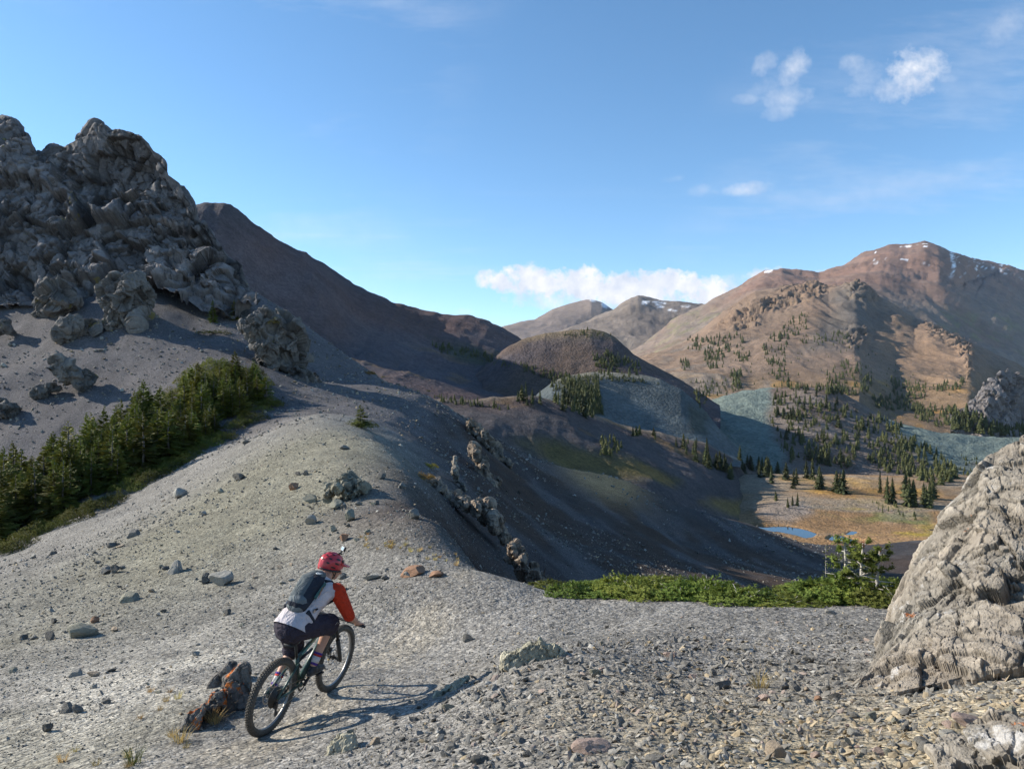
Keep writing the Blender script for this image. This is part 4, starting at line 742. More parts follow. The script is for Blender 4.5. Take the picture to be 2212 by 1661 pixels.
near_stones = [
 (221, 587, 25, 20, 'pale', 'large rounded pale grey boulder on the slope behind the rider'), (206, 583, 9, 12, 'dark', 'dark slab tucked against the large rounded pale boulder'), (175, 576, 13, 15, 'pale', 'pointed pale stone with a dark flat stone beside it'), (166, 571, 8, 4, 'dark', 'dark flat stone beside the pointed pale stone'),
 (106, 575, 11, 10, 'grey', 'grey boulder of a touching pair on the slope below the firs'), (115, 574, 11, 11, 'dark', 'darker boulder of a touching pair on the slope below the firs'), (129, 604, 20, 12, 'olive', 'tilted olive slab lying between the paired boulders and the long wedge slab'), (83, 641, 29, 18, 'olive', 'long wedge shaped slab with a rusty upper end'), (94, 625, 10, 8, 'rusty', 'small rusty stone at the end of the long wedge slab'),
 (50, 643, 12, 10, 'dark', 'dark rounded stone below the long wedge slab'), (23, 640, 10, 7, 'dark', 'dark stone with a small pale one against it'), (54, 624, 8, 7, 'dark', 'small dark cube shaped stone uphill of the long wedge slab'), (48, 733, 12, 13, 'dark', 'dark fractured stone in pale fine gravel'), (66, 715, 14, 11, 'grey', 'striped grey slab flush with the gravel'), (78, 715, 10, 12, 'grey', 'grey stone standing at the end of the striped slab'),
 (75, 678, 14, 9, 'pale', 'pale flat stone next to a tan one'), (93, 677, 12, 7, 'tan', 'tan brick shaped stone on the gravel'), (112, 671, 11, 4, 'dark', 'thin dark stone lying flat behind the tan one'), (227, 616, 8, 9, 'dark', 'dark block with a pale chip beside it'), (106, 704, 11, 6, 'grey', 'grey flake in the gravel below the thin dark stone'),
 (310, 503, 15, 10, 'olive', 'olive block pile end uphill of the white stone'), (336, 511, 13, 13, 'olive', 'pointed olive block below the blocky cluster'), (351, 522, 12, 15, 'olive', 'upright leaning olive slab casting a long shadow'), (311, 526, 12, 13, 'pale', 'pale upright stone on the olive hump'), (333, 532, 8, 8, 'olive', 'split olive stone above the rider helmet'), (344, 544, 10, 11, 'rusty', 'brown stone right behind the helmet camera'),
 (415, 521, 14, 13, 'grey', 'grey cube boulder at the edge of the shaded flank'), (403, 491, 8, 8, 'grey', 'small grey block uphill of the cube boulder'), (293, 490, 11, 10, 'rusty', 'reddish boulder on the hump slope'), (381, 479, 10, 10, 'dark', 'dark block at the lip of the hump'), (412, 578, 28, 13, 'rusty', 'orange brown boulder lying across the trail edge'), (437, 579, 16, 8, 'rusty', 'small orange stone beside the orange brown boulder'),
 (409, 579, 12, 6, 'pale', 'white stone leaning on the orange brown boulder'), (372, 580, 22, 7, 'pale', 'low pale stone cluster beside the trail'), (386, 580, 10, 5, 'grey', 'grey flat stone ending the pale cluster'), (341, 580, 11, 8, 'grey', 'grey stone by the rider face'), (342, 592, 12, 8, 'tan', 'tan stone beside the rider red sleeve'), (345, 449, 11, 5, 'grey', 'grey wedge near the top of the olive hump'),
 (181, 498, 14, 11, 'pale', 'pale boulder just outside the fir grove'), (133, 539, 14, 10, 'grey', 'dark sided slab on the slope under the grove'), (113, 548, 11, 6, 'dark', 'flat dark stone under the grove'), (53, 555, 8, 8, 'dark', 'upright dark stone near the low end of the grove'), (33, 558, 8, 6, 'pale', 'white stone near the low end of the grove'), (239, 480, 14, 9, 'dark', 'dark boulder pair on the slope beside the grove'), (247, 447, 9, 5, 'dark', 'dark stone on the slope by the grove upper edge'),
 (468, 640, 13, 7, 'dark', 'dark grey stone alone on the smooth trail'), (375, 746, 12, 9, 'tan', 'tan stone in the gravel below the bicycle shadow'), (592, 753, 42, 15, 'pink', 'pinkish long slab lying in the gravel'), (870, 722, 12, 14, 'olive', 'pointed pyramid stone beside a flat grey one'), (855, 718, 11, 7, 'grey', 'flat grey stone beside the pyramid stone'), (776, 760, 20, 21, 'tan', 'tan upright slab with a forked top'),
 (926, 754, 17, 14, 'grey', 'grey tilted slab below the pale ribbed bedrock edge'), (947, 742, 21, 11, 'pale', 'pale rough slab behind the grey tilted one'), (971, 727, 39, 9, 'pink', 'long pink slab on sandy ground'), (1011, 729, 15, 21, 'olive', 'tall pointed stone on sandy ground'), (991, 734, 18, 11, 'grey', 'grey block between the pink slab and the tall pointed stone'), (885, 755, 13, 8, 'olive', 'olive wedge stone on the sandy gravel'), (845, 747, 9, 8, 'grey', 'grey wedge on sandy gravel'),
 (670, 660, 15, 8, 'pink', 'pinkish stone on the gravel mound'), (745, 653, 10, 9, 'pale', 'pale pointed stone on the flat gravel'), (723, 691, 19, 12, 'grey', 'grey block half buried in coarse gravel'), (764, 702, 14, 9, 'pink', 'pink block in the coarse gravel by the outcrop toe'), (835, 701, 13, 8, 'dark', 'dark brown stone at the toe of the large outcrop'), (818, 702, 8, 7, 'rusty', 'rusty stone at the toe of the large outcrop'), (690, 630, 9, 3, 'pale', 'thin white flake on the far gravel'),
 (831, 614, 14, 4, 'pale', 'pale flat stone in front of the fir mat'), (776, 611, 6, 3, 'pale', 'tiny white stone in front of the fir mat'), (905, 733, 9, 9, 'dark', 'dark block among stones near the outcrop toe'), (896, 724, 9, 8, 'olive', 'olive block among stones near the outcrop toe'), (953, 717, 9, 7, 'dark', 'dark chip on the sandy bank'), (520, 743, 15, 6, 'grey', 'grey plate stone in the coarse gravel'), (480, 765, 20, 8, 'dark', 'long dark plate at the lower gravel edge'), (655, 762, 22, 9, 'grey', 'long grey plate below the pink slab'), (622, 768, 16, 8, 'olive', 'olive plate below the pink slab'),
]
for px, py, w, h, kd, lb in near_stones: stone(px, py, w, h, kd, lb)
# many smaller stones that only their place tells apart
def scatter(poly, n, wr, kinds, label, group, seed, hr=(.45, .9)):
    rs = random.Random(seed); xs = [p[0] for p in poly]; ys = [p[1] for p in poly]; c = 0
    for _ in range(n * 30):
        if c >= n: break
        x, y = rs.uniform(min(xs), max(xs)), rs.uniform(min(ys), max(ys))
        if not bool(inpoly(np.array(x), np.array(y), poly)): continue
        w = wr[0] + (wr[1] - wr[0]) * rs.random() ** 2.2
        kd = rs.choice(kinds); sz = 'small' if w < wr[0] + (wr[1] - wr[0]) * .35 else 'bigger'
        if stone(x, y, w, w * rs.uniform(*hr), kd, '%s %s %s' % (sz, kd, label), group, seed=rs.randrange(1 << 30)): c += 1
scatter([(0, 580), (120, 530), (260, 470), (300, 560), (270, 640), (160, 700), (0, 760)], 75, (3, 9), ['grey', 'dark', 'grey', 'pale', 'olive', 'tan'], 'stone strewn over the slope between the grove and the lichen slab', 'small stones on the slope below the grove', 1, (.35, .8))
scatter([(290, 470), (370, 480), (420, 520), (400, 545), (330, 545), (300, 520)], 36, (3, 8), ['olive', 'olive', 'dark', 'grey'], 'block fallen round the olive rock cluster', 'small blocks round the olive cluster', 2, (.5, 1))
scatter([(380, 720), (470, 690), (560, 660), (690, 650), (830, 690), (900, 715), (1000, 725), (1010, 765), (400, 765)], 70, (5, 15), ['grey', 'dark', 'grey', 'olive', 'pale', 'tan', 'pink'], 'angular stone in the coarse gravel of the mound', 'angular stones of the gravel mound', 3, (.4, .9))
scatter([(0, 350), (90, 320), (230, 350), (180, 400), (100, 440), (0, 480)], 40, (2.5, 6), ['dark', 'grey', 'grey', 'pale'], 'loose block on the scree slope below the crag', 'loose blocks on the scree slope', 4, (.5, 1))
# ------------------------------------------------------------------ plants
def leaf_mat(name, lo, hi, trans=.25, scale=1.5, tip=None):
    t = NT(name); f = t.noise(scale, 4, .6); r = t.objrand(); c = t.ramp(f, [(.3, lo), (.7, hi)])
    hsv = t.n('ShaderNodeHueSaturation'); t.put(hsv.inputs['Color'], c); t.put(hsv.inputs['Value'], t.math('ADD', t.math('MULTIPLY', r, .75), .6)); t.put(hsv.inputs['Hue'], t.math('ADD', t.math('MULTIPLY', t.math('FRACT', t.math('MULTIPLY', r, 7.3)), .05), .47))
    c = hsv.outputs[0]; t.done(c, .75, Specular_IOR_Level=.25)
    tr = t.n('ShaderNodeBsdfTranslucent'); t.put(tr.inputs['Color'], c); mx = t.n('ShaderNodeMixShader'); mx.inputs[0].default_value = trans
    out = t.nt.nodes['Material Output']; t.nt.links.new(t.b.outputs[0], mx.inputs[1]); t.nt.links.new(tr.outputs[0], mx.inputs[2]); t.nt.links.new(mx.outputs[0], out.inputs[0])
    return t.m
M_fir = leaf_mat('fir_needles', (.088, .108, .018), (.185, .195, .038), .25, .6)
M_firfar = leaf_mat('distant_fir_needles', (.034, .046, .018), (.078, .086, .030), .15, .05)
M_krum = leaf_mat('krummholz_needles', (.105, .145, .022), (.19, .23, .045), .25, 2.5)
M_yel = leaf_mat('yellow_leaves', (.30, .21, .03), (.46, .34, .06), .3, 2)
M_grass = leaf_mat('dry_grass_blades', (.36, .26, .09), (.52, .41, .18), .35, 3)
M_greengrass = leaf_mat('green_grass_blades', (.09, .11, .03), (.17, .18, .06), .35, 3)
M_rustyneedle = leaf_mat('rusty_needles', (.28, .09, .03), (.40, .14, .05), .25, 3)
M_bark = rock_mat('fir_bark', (.10, .085, .07), (.20, .175, .15), ((20, .6, .01),), 1.0, use_attr=False)
M_bare = rock_mat('bleached_wood', (.36, .33, .29), (.52, .48, .43), ((30, .5, .006),), 1.0, use_attr=False)

def cone_tube(pts, radii, n=6):
    """tapered tube through points -> V, T"""
    pts = np.array(pts, float); V = []; T = []
    for i, p in enumerate(pts):
        d = pts[min(i + 1, len(pts) - 1)] - pts[max(i - 1, 0)]; d /= np.linalg.norm(d) + 1e-9
        a = np.cross(d, [0.31, .95, .05]); a /= np.linalg.norm(a) + 1e-9; b = np.cross(d, a)
        for k in range(n): w = 2 * math.pi * k / n; V.append(p + radii[i] * (a * math.cos(w) + b * math.sin(w)))
    for i in range(len(pts) - 1):
        for k in range(n):
            q = i * n + k; r = i * n + (k + 1) % n; T += [(q, r, r + n), (q, r + n, q + n)]
    V.append(pts[0]); V.append(pts[-1]); a, b = len(V) - 2, len(V) - 1; m = (len(pts) - 1) * n
    for k in range(n): T += [(a, (k + 1) % n, k), (b, m + k, m + (k + 1) % n)]
    return np.array(V), np.array(T)
def merge(parts):
    V = []; T = []; o = 0
    for v, t in parts: V.append(v); T.append(np.asarray(t) + o); o += len(v)
    return np.concatenate(V), np.concatenate(T)
def fir_arrays(seed, Rb=.24, whorls=26, per=7, sides=3, low=.06, power=.85, ragged=.35, core=0):
    """unit-height fir: crown spray faces and trunk"""
    rs = np.random.RandomState(seed); V = []; T = []
    def tri(a, b, c):
        k = len(V); V.extend([a, b, c]); T.append((k, k + 1, k + 2))
    for w in range(whorls):
        f = low + (1 - low) * (w / (whorls - 1)) ** 1.05
        for b in range(per if f < .9 else 4):
            az = rs.uniform(0, 2 * math.pi); L = Rb * ((1.02 - f) ** power) * rs.uniform(1 - ragged, 1 + ragged * .5) + .012
            el = lerp(-.35, .75, f ** 1.5) + rs.normal() * .18
            h = np.array([math.cos(az), math.sin(az), 0]); sd = np.array([-math.sin(az), math.cos(az), 0]); up = np.array([0, 0, 1.0])
            p0 = up * (f + rs.normal() * .008); dirn = h * math.cos(el) + up * math.sin(el); tip = p0 + dirn * L + up * .10 * L
            wd = L * rs.uniform(.20, .34); roll = sd + up * rs.normal() * .35
            mid = p0 + dirn * L * .45 - up * .06 * L
            tri(p0 + dirn * L * .12, mid + roll * wd * .55, tip); tri(p0 + dirn * L * .12, tip, mid - roll * wd * .55)
            for s in range(sides):
                q = rs.uniform(.25, .85); bp = p0 + dirn * L * q
                for sg in (-1, 1):
                    e = bp + (dirn * .55 + sg * roll * .75) * L * (1.05 - q) * rs.uniform(.5, .85) - up * rs.uniform(-.01, .05) * L * 3 * .3
                    tri(bp - dirn * L * .07, bp + dirn * L * .11 + up * .015, e)
    if core:      # dense inner foliage
        for lv in range(6):
            z0 = low + (1 - low) * lv / 6; z1 = z0 + (1 - low) / 6 * 1.5; r0 = Rb * core * (1.02 - z0) ** power
            for k_ in range(8):
                a0, a1 = 2 * math.pi * k_ / 8 + lv, 2 * math.pi * (k_ + 1) / 8 + lv; j0, j1 = rs.uniform(.6, 1.3), rs.uniform(.6, 1.3)
                tri(np.array([r0 * j0 * math.cos(a0), r0 * j0 * math.sin(a0), z0 + rs.normal() * .012]), np.array([r0 * j1 * math.cos(a1), r0 * j1 * math.sin(a1), z0 + rs.normal() * .012]), np.array([0, 0, min(z1, 1.0)]))
    V = np.array(V); cr = (V, np.array(T))
    lean = rs.normal(size=2) * .012
    tr = cone_tube([(0, 0, -.05), (lean[0], lean[1], .4), (0, 0, 1.0)], [.018, .012, .002], 6)
    return cr, tr
firs = []
for q in range(5):
    cr, tr = fir_arrays(200 + q, Rb=(.25, .29, .23, .31, .26)[q], whorls=(30, 26, 30, 24, 28)[q], per=7, ragged=.4, low=(.1, .05, .16, .04, .08)[q])
    a = npmesh('crown', *cr, smooth=False); a.materials.append(M_fir); b = npmesh('trunk', *tr); b.materials.append(M_bark); firs.append((a, b))
farfirs = []
for q in range(5):
    cr, tr = fir_arrays(300 + q, Rb=(.22, .26, .19, .28, .24)[q], whorls=17, per=7, sides=1, low=.03, core=.62)
    a = npmesh('crown', *cr, smooth=False); a.materials.append(M_firfar); b = npmesh('trunk', *tr); b.materials.append(M_bark); farfirs.append((a, b))
# picture point -> first terrain point along that direction
bpy.context.view_layer.update(); DG = bpy.context.evaluated_depsgraph_get()
def cast(px, py):
    v = Vector(((px - 512) / F, 1, (384 - py) / F)).normalized(); ok, loc, nrm, idx, ob, mt = S.ray_cast(DG, Vector((0, 0, 0)), v)
    return (loc.copy(), ob) if ok else (None, None)
def plant_tree(name, p, H, kinds, rs, label, group, wide=1.0, cat='fir tree'):
    a, b = kinds[rs.randrange(len(kinds))]; w = rs.uniform(.75, 1.45) * wide
    e = add(name, None, loc=p, rot=(rs.gauss(0, .02), rs.gauss(0, .02), rs.uniform(0, 6.28)), scale=(H * w, H * w, H), label=label, category=cat, group=group)
    add('crown', a, parent=e); add('trunk', b, parent=e); return e
def in_poly_samples(poly, n, rs, mind):
    xs = [p[0] for p in poly]; ys = [p[1] for p in poly]; out = []
    for _ in range(n * 60):
        if len(out) >= n: break
        x, y = rs.uniform(min(xs), max(xs)), rs.uniform(min(ys), max(ys))
        if not bool(inpoly(np.array(x), np.array(y), poly)): continue
        if any((x - a) ** 2 + (y - b) ** 2 * 2.5 < mind ** 2 for a, b in out): continue
        out.append((x, y))
    return out
CASTS = []     # everything is placed first, so that no tree stands on another
rs = random.Random(5)
grove = in_poly_samples([(-12, 548), (60, 520), (116, 492), (185, 456), (231, 428), (272, 402), (262, 388), (236, 383), (205, 392), (180, 412), (140, 434), (90, 462), (30, 492), (-12, 505)], 148, rs, 3.3)
grove_p = [(on_ground(x, y), x) for x, y in grove]
clusters = [   # polygon, number, height range in m, label, group
  ([(512, 394), (531, 393), (545, 405), (542, 411), (528, 408), (514, 400)], 10, (5, 7), 'sunlit fir in the loose clump on the crest of the reddish slope', 'firs on the reddish crest'),
  ([(555, 398), (572, 398), (588, 412), (588, 422), (570, 418), (558, 408)], 16, (7, 10), 'sunlit fir in the dense clump at the bend of the reddish crest', 'firs at the bend of the crest'),
  ([(630, 430), (660, 436), (708, 446), (705, 452), (660, 444), (632, 436)], 12, (3.5, 5.5), 'small fir in the row along the crest below the blue grey hill', 'firs in the crest row'),
  ([(668, 444), (715, 447), (742, 458), (748, 472), (730, 480), (705, 468), (680, 456)], 32, (6, 9), 'dark fir in the dense wood on the shaded end of the reddish slope', 'firs of the shaded wood'),
  ([(740, 462), (768, 470), (800, 476), (848, 488), (846, 495), (800, 490), (760, 482)], 28, (8, 12), 'fir in the belt of trees behind the pond basin', 'firs of the basin belt'),
  ([(878, 492), (905, 494), (935, 498), (960, 502), (955, 510), (905, 508), (878, 503)], 22, (9, 13), 'tall fir in the stand above the golden basin meadow', 'tall firs by the meadow'),
  ([(753, 500), (790, 499), (812, 503), (806, 507), (760, 507)], 8, (3, 5), 'young fir on the pale mound beside the ponds', 'young firs on the mound'),
  ([(778, 390), (830, 390), (848, 400), (862, 412), (868, 440), (850, 468), (800, 462), (776, 432), (766, 408)], 60, (7, 11), 'fir scattered on the open flank of the teal hill', 'firs on the teal hill flank'),
]
placed = []
for poly, n, hr, lb, gr in clusters:
    for x, y in in_poly_samples(poly, max(6, int(n * .78)), rs, 2.0):
        p, ob = cast(x, y)
        if p is not None and p.y > 120: placed.append((p, rs.uniform(*hr) * .85, lb, gr))
mass = []      # farther woods that read as one mass
for poly, n, hr in [
  ([(868, 412), (900, 425), (930, 450), (960, 472), (950, 486), (900, 476), (866, 468)], 170, (6, 11)), ([(778, 390), (862, 412), (868, 440), (850, 468), (790, 462), (766, 408)], 150, (5, 10)),
  ([(680, 337), (717, 337), (743, 334), (743, 350), (717, 354), (690, 352)], 60, (5, 8)), ([(704, 352), (724, 350), (724, 368), (706, 369)], 40, (6, 9)), ([(680, 362), (692, 361), (690, 370), (680, 370)], 12, (5, 8)), ([(733, 352), (751, 353), (750, 362), (735, 361)], 18, (5, 8)),
  ([(761, 350), (772, 335), (790, 333), (785, 355), (792, 382), (776, 382), (768, 366)], 70, (5, 9)), ([(782, 330), (790, 315), (809, 313), (807, 330), (795, 336)], 35, (4, 7)), ([(794, 334), (849, 332), (850, 345), (800, 343)], 45, (4, 7)), ([(731, 374), (741, 373), (741, 388), (731, 388)], 18, (8, 13)),
  ([(826, 372), (845, 360), (868, 364), (872, 392), (850, 396), (826, 394)], 80, (6, 10)), ([(890, 380), (927, 384), (927, 400), (895, 398)], 50, (6, 10)), ([(932, 384), (964, 381), (960, 391), (935, 392)], 24, (6, 9)), ([(870, 398), (914, 398), (916, 411), (878, 410)], 60, (6, 10)), ([(914, 404), (955, 410), (988, 425), (985, 434), (940, 428), (914, 418)], 90, (7, 12)), ([(985, 426), (1030, 428), (1030, 436), (990, 436)], 40, (6, 10)),
  ([(592, 355), (606, 352), (632, 360), (648, 372), (625, 378), (598, 374)], 70, (4, 7)), ([(545, 377), (592, 375), (640, 379), (660, 384), (600, 380)], 60, (2, 4)), ([(560, 334), (591, 329), (612, 335), (600, 338), (565, 337)], 22, (2.5, 4.5)), ([(690, 380), (720, 382), (745, 388), (730, 394), (712, 396), (700, 408), (694, 396)], 60, (4, 7)), ([(770, 386), (830, 384), (870, 400), (850, 394), (800, 390)], 40, (5, 8)),
  ([(430, 344), (470, 350), (520, 364), (580, 378), (600, 392), (560, 384), (500, 366), (440, 352)], 130, (3, 5.5)), ([(575, 385), (598, 388), (602, 412), (586, 418), (576, 400)], 150, (4, 7)), ([(548, 381), (598, 379), (604, 414), (590, 420), (556, 404)], 110, (4, 7)), ([(430, 395), (480, 404), (530, 412), (500, 410), (440, 402)], 26, (2, 4)), ([(598, 443), (612, 438), (622, 448), (612, 458), (600, 456)], 18, (3, 5)), ([(770, 420), (785, 440), (800, 462), (780, 450)], 20, (3, 6)), ([(960, 455), (990, 460), (985, 478), (955, 475)], 26, (3, 5)), ([(870, 500), (930, 508), (925, 522), (880, 512)], 14, (1.5, 3)), ([(690, 342), (860, 345), (960, 395), (880, 395), (720, 388)], 90, (3, 5))]:
    for x, y in in_poly_samples(poly, int(n * 1.5), rs, .6):
        p, ob = cast(x, y)
        if p is not None and p.y > 100: mass.append((p, rs.uniform(*hr)))
shrub_spots = {}
for key, (x, y) in dict(lone=(361, 427), pa=(213, 322), pb=(234, 320), mat_=(214, 334), yel1=(369, 374), yel2=(430, 467), yel3=(424, 478), grn=(383, 377), g2=(428, 391), g3=(437, 396)).items():
    p, ob = cast(x, y); shrub_spots[key] = p
# --- the grove
for i, (p, x) in enumerate(grove_p):
    if p is None: continue
    H = rs.uniform(.62, 1.08) * np.interp(x, [0, 60, 150, 210, 270], [4.2, 4.1, 3.8, 3.3, 2.7])
    hz = 'tall' if H > 4.0 else 'short' if H < 3.0 else 'middling'; zn = 'low end by the open slope' if x < 80 else 'middle' if x < 180 else 'top end beside the rock pinnacle'
    plant_tree('fir_tree', p, H, firs, rs, '%s fir of the dense scree slope grove, at its %s' % (hz, zn), 'firs of the grove', 1.25)
for p, H, lb, gr in placed: plant_tree('fir_tree', p, H, farfirs, rs, ('taller ' if H > np.mean([q[1] for q in placed if q[3] == gr]) else 'shorter ') + lb.replace('tall ', 'big '), gr, .85 if 'stand' in lb else 1.1)
# --- far woods as one mass
def tree_mass(spots):
    Vs = []; Ts = []; o = 0; base = []
    for q in range(4): cr, tr = fir_arrays(400 + q, Rb=.22, whorls=7, per=5, sides=0, low=.02, ragged=.5, core=.75); base.append(cr)
    for p, H in spots:
        v, t = base[rs.randrange(4)]; a = rs.uniform(0, 6.28); c, s = math.cos(a), math.sin(a); w = H * rs.uniform(.8, 2.0)
        Vs.append(np.stack([(v[:, 0] * c - v[:, 1] * s) * w + p.x, (v[:, 0] * s + v[:, 1] * c) * w + p.y, v[:, 2] * H + p.z], 1)); Ts.append(t + o); o += len(v)
    return npmesh('forest', np.concatenate(Vs), np.concatenate(Ts), smooth=False)
mass = [(q, H * (.74 if q.y < 560 else .95) * rs.uniform(.55, 1.1) * max(1.0, q.y / 900)) for q, H in mass]
add('forest', tree_mass(mass), M_firfar, kind='stuff', label='far woods and bushes on the mountain slopes')

# --- krummholz: low mats of fir sprigs
def sprig(L, rs, blades=9):
    V = []; T = []
    for s in range(3):
        z = L * (.15 + .3 * s)
        for k in range(blades // 3 * (2 if s < 2 else 1)):
            a = rs.uniform(0, 2 * math.pi); l = L * rs.uniform(.38, .55) * (1 - .18 * s); el = rs.uniform(.35, .8)
            e = np.array([math.cos(a) * math.cos(el), math.sin(a) * math.cos(el), math.sin(el)]) * l; sd = np.array([-math.sin(a), math.cos(a), 0]) * L * .085; b = np.array([0, 0, z]); i = len(V)
            V.extend([b - sd, b + sd, b + e]); T.append((i, i + 1, i + 2))
    return np.array(V), np.array(T)
def krum_arrays(seed, n=420, rx=.75, ry=.5, h=.42, L=.13):
    rs = np.random.RandomState(seed); parts = []; lib = [sprig(1.0, rs) for _ in range(6)]
    for k in range(n):
        u = rs.uniform(0, 1) ** .5; a = rs.uniform(0, 2 * math.pi); x, y = u * math.cos(a), u * math.sin(a); top = math.sqrt(max(0, 1 - u * u)) * h * (.75 + .45 * math.sin(x * 5 + seed) * math.cos(y * 4 + seed * 2)) + .05
        z = top * rs.uniform(.45, 1.08); v, t = lib[rs.randint(6)]; l = L * rs.uniform(.7, 1.35)
        d = np.array([x * .9 + rs.normal() * .35, y * .9 + rs.normal() * .35, .55 + rs.uniform(0, .5)]); d /= np.linalg.norm(d); aa = np.cross(d, [.3, .9, .1]); aa /= np.linalg.norm(aa); bb = np.cross(d, aa)
        parts.append((v[:, :1] * l * aa + v[:, 1:2] * l * bb + v[:, 2:3] * l * d + np.array([x * rx, y * ry, z]), t))
    return merge(parts)
def twigs(seed, n=9, rx=.6, ry=.4, h=.4):
    rs = np.random.RandomState(seed); parts = []
    for k in range(n):
        a = rs.uniform(0, 2 * math.pi); u = rs.uniform(.2, .9); e = np.array([u * rx * math.cos(a), u * ry * math.sin(a), h * rs.uniform(.6, 1.05)]); parts.append(cone_tube([(0, 0, -.05), e * .5 + [0, 0, .02], e], [.014, .009, .004], 5))
    return merge(parts)
krum = []
for q in range(4):
    a = npmesh('foliage', *krum_arrays(500 + q, 460, L=.15), smooth=False); a.materials.append(M_krum); b = npmesh('branches', *twigs(520 + q, 8, .6, .45, .5)); b.materials.append(M_bare); krum.append((a, b))
bushes = []
for q in range(4):
    a = npmesh('foliage', *krum_arrays(540 + q, 950, L=.065), smooth=False); a.materials.append(M_fir); b = npmesh('branches', *twigs(560 + q)); b.materials.append(M_bark); bushes.append((a, b))
def plant_shrub(p, s, rs, label, group=None, name='krummholz_fir', cat='shrub', mats=None, sz=None):
    a, b = (bushes if mats is not None else krum)[rs.randrange(4)]
    e = add(name, None, loc=p, rot=(0, 0, rs.uniform(-.5, .5) + rs.choice([0, 3.14])), scale=(s, s, s if sz is None else sz), label=label, category=cat, group=group)
    if mats is not None:
        key = ('k', a.name, mats.name)
        if key not in stone_me: c = a.copy(); c.materials.clear(); c.materials.append(mats); stone_me[key] = c
        a = stone_me[key]
    add('foliage', a, parent=e); add('branches', b, parent=e); return e
rs = random.Random(8)
for i, x in enumerate(np.linspace(552, 905, 17)):
    for row in (0, 1):
        xx = x + row * 9 + rs.uniform(-5, 5); yy = np.interp(xx, [546, 590, 650, 780, 880, 915], [590, 597, 601.5, 602, 605, 609]) - row * 4; g = on_ground(xx, yy)
        if g is None or g.y > 17: g = on_ground(xx, yy + 4)
        s = np.interp(xx, [546, 580, 700, 800, 900], [.55, .72, .8, .85, .9]) * rs.uniform(.85, 1.1)
        plant_shrub((g.x, g.y + .25 + row * .35, g.z - .03), s, rs, 'low bright green krummholz fir in the trail edge mat, %s' % ('at its thin end' if xx < 640 else 'at its middle' if xx < 790 else 'at its thick end'), 'krummholz firs of the mat', sz=s * rs.choice([.3, .42, .5, .62, .75]))
for x, y, r in ((632, 588, 1), (750, 583, 1), (790, 585, 1)):
    g = on_ground(x, y + 16); c = rs
# young firs rising out of the mat, with bare bleached stems
def bare_fir(px_, top, base, name, label, seed, lean=0.0):
    g = on_ground(px_, base); d = g.y + .45; H = (base - top) / F * d + .16; rs2 = np.random.RandomState(seed); e = add(name, None, loc=(g.x, d, g.z - .05), label=label, category='fir tree')
    st = cone_tube([(0, 0, 0), (lean * .4, .02, H * .5), (lean, 0, H)], [.035, .024, .008], 7); br = []; fo = []; lib = [sprig(1.0, rs2) for _ in range(5)]
    for k in range(30):
        f = rs2.uniform(.12, .98); a = rs2.uniform(0, 6.28); l = lerp(.40, .11, f) * rs2.uniform(.6, 1.1); b0 = np.array([lean * f, 0, H * f]); dv = np.array([math.cos(a), math.sin(a), rs2.uniform(-.05, .35)]); e1 = b0 + dv * l
        br.append(cone_tube([b0, b0 + dv * l * .5, e1], [.012, .008, .003], 4))
        if f > .4 or rs2.rand() < .25:
            for s in range(7):
                q = rs2.uniform(.35, 1.05); v, t = lib[rs2.randint(5)]; L = .13 * rs2.uniform(.7, 1.2); dd = dv + rs2.normal(size=3) * .35 + [0, 0, .55]; dd /= np.linalg.norm(dd); aa = np.cross(dd, [.3, .9, .1]); aa /= np.linalg.norm(aa); bb = np.cross(dd, aa)
                fo.append((v[:, :1] * L * aa + v[:, 1:2] * L * bb + v[:, 2:3] * L * dd + b0 + dv * l * q, t))
    add('trunk', npmesh('trunk', *st), M_bare, e); add('branches', npmesh('branches', *merge(br)), M_bare, e); add('crown', npmesh('crown', *merge(fo), smooth=False), M_krum, e)
    v, t = merge([(np.array(lib[i][0]) * .10 + np.array([lean, 0, H * (.96 - .03 * i)]), lib[i][1]) for i in range(3)]); add('brown_tip', npmesh('brown_tip', v, t, smooth=False), M_rustyneedle, e)
bare_fir(828, 546, 600, 'young_fir', 'young fir with a bleached bare stem and a rusty tip', 3, .03); bare_fir(861, 555, 603, 'young_fir', 'leaning young fir with bare white branches beside the rusty tipped one', 4, -.05)
bare_fir(876, 560, 605, 'young_fir', 'bushy young fir next to the leaning one', 5, .02); bare_fir(892, 565, 606, 'young_fir', 'young fir half hidden by the large outcrop', 6, .05)
# skirt of low firs along the foot of the grove
sk = [(0, 556), (116, 505), (185, 468), (231, 437), (276, 405)]
for i in range(34):
    t_ = (i + .5) / 34; x = lerp(-8, 274, t_); y = np.interp(x, *zip(*sk)) - rs.uniform(0, 6); g = on_ground(x, y)
    if g is not None: plant_shrub((g.x, g.y, g.z - .1), rs.uniform(1.1, 1.8), rs, 'low dark fir bush along the foot of the grove', 'fir bushes at the foot of the grove', name='fir_bush', mats=M_fir)
for i, (x, y) in enumerate(in_poly_samples([(-5, 540), (116, 495), (185, 458), (231, 430), (268, 402), (236, 390), (180, 418), (90, 468), (-5, 510)], 22, rs, 7)):
    g = on_ground(x, y)
    if g is not None: plant_shrub((g.x, g.y, g.z - .1), rs.uniform(2.0, 3.0), rs, 'leafy fir bush between the trunks inside the grove', 'fir bushes inside the grove', name='fir_bush', mats=M_fir, sz=rs.uniform(1.8, 2.4))
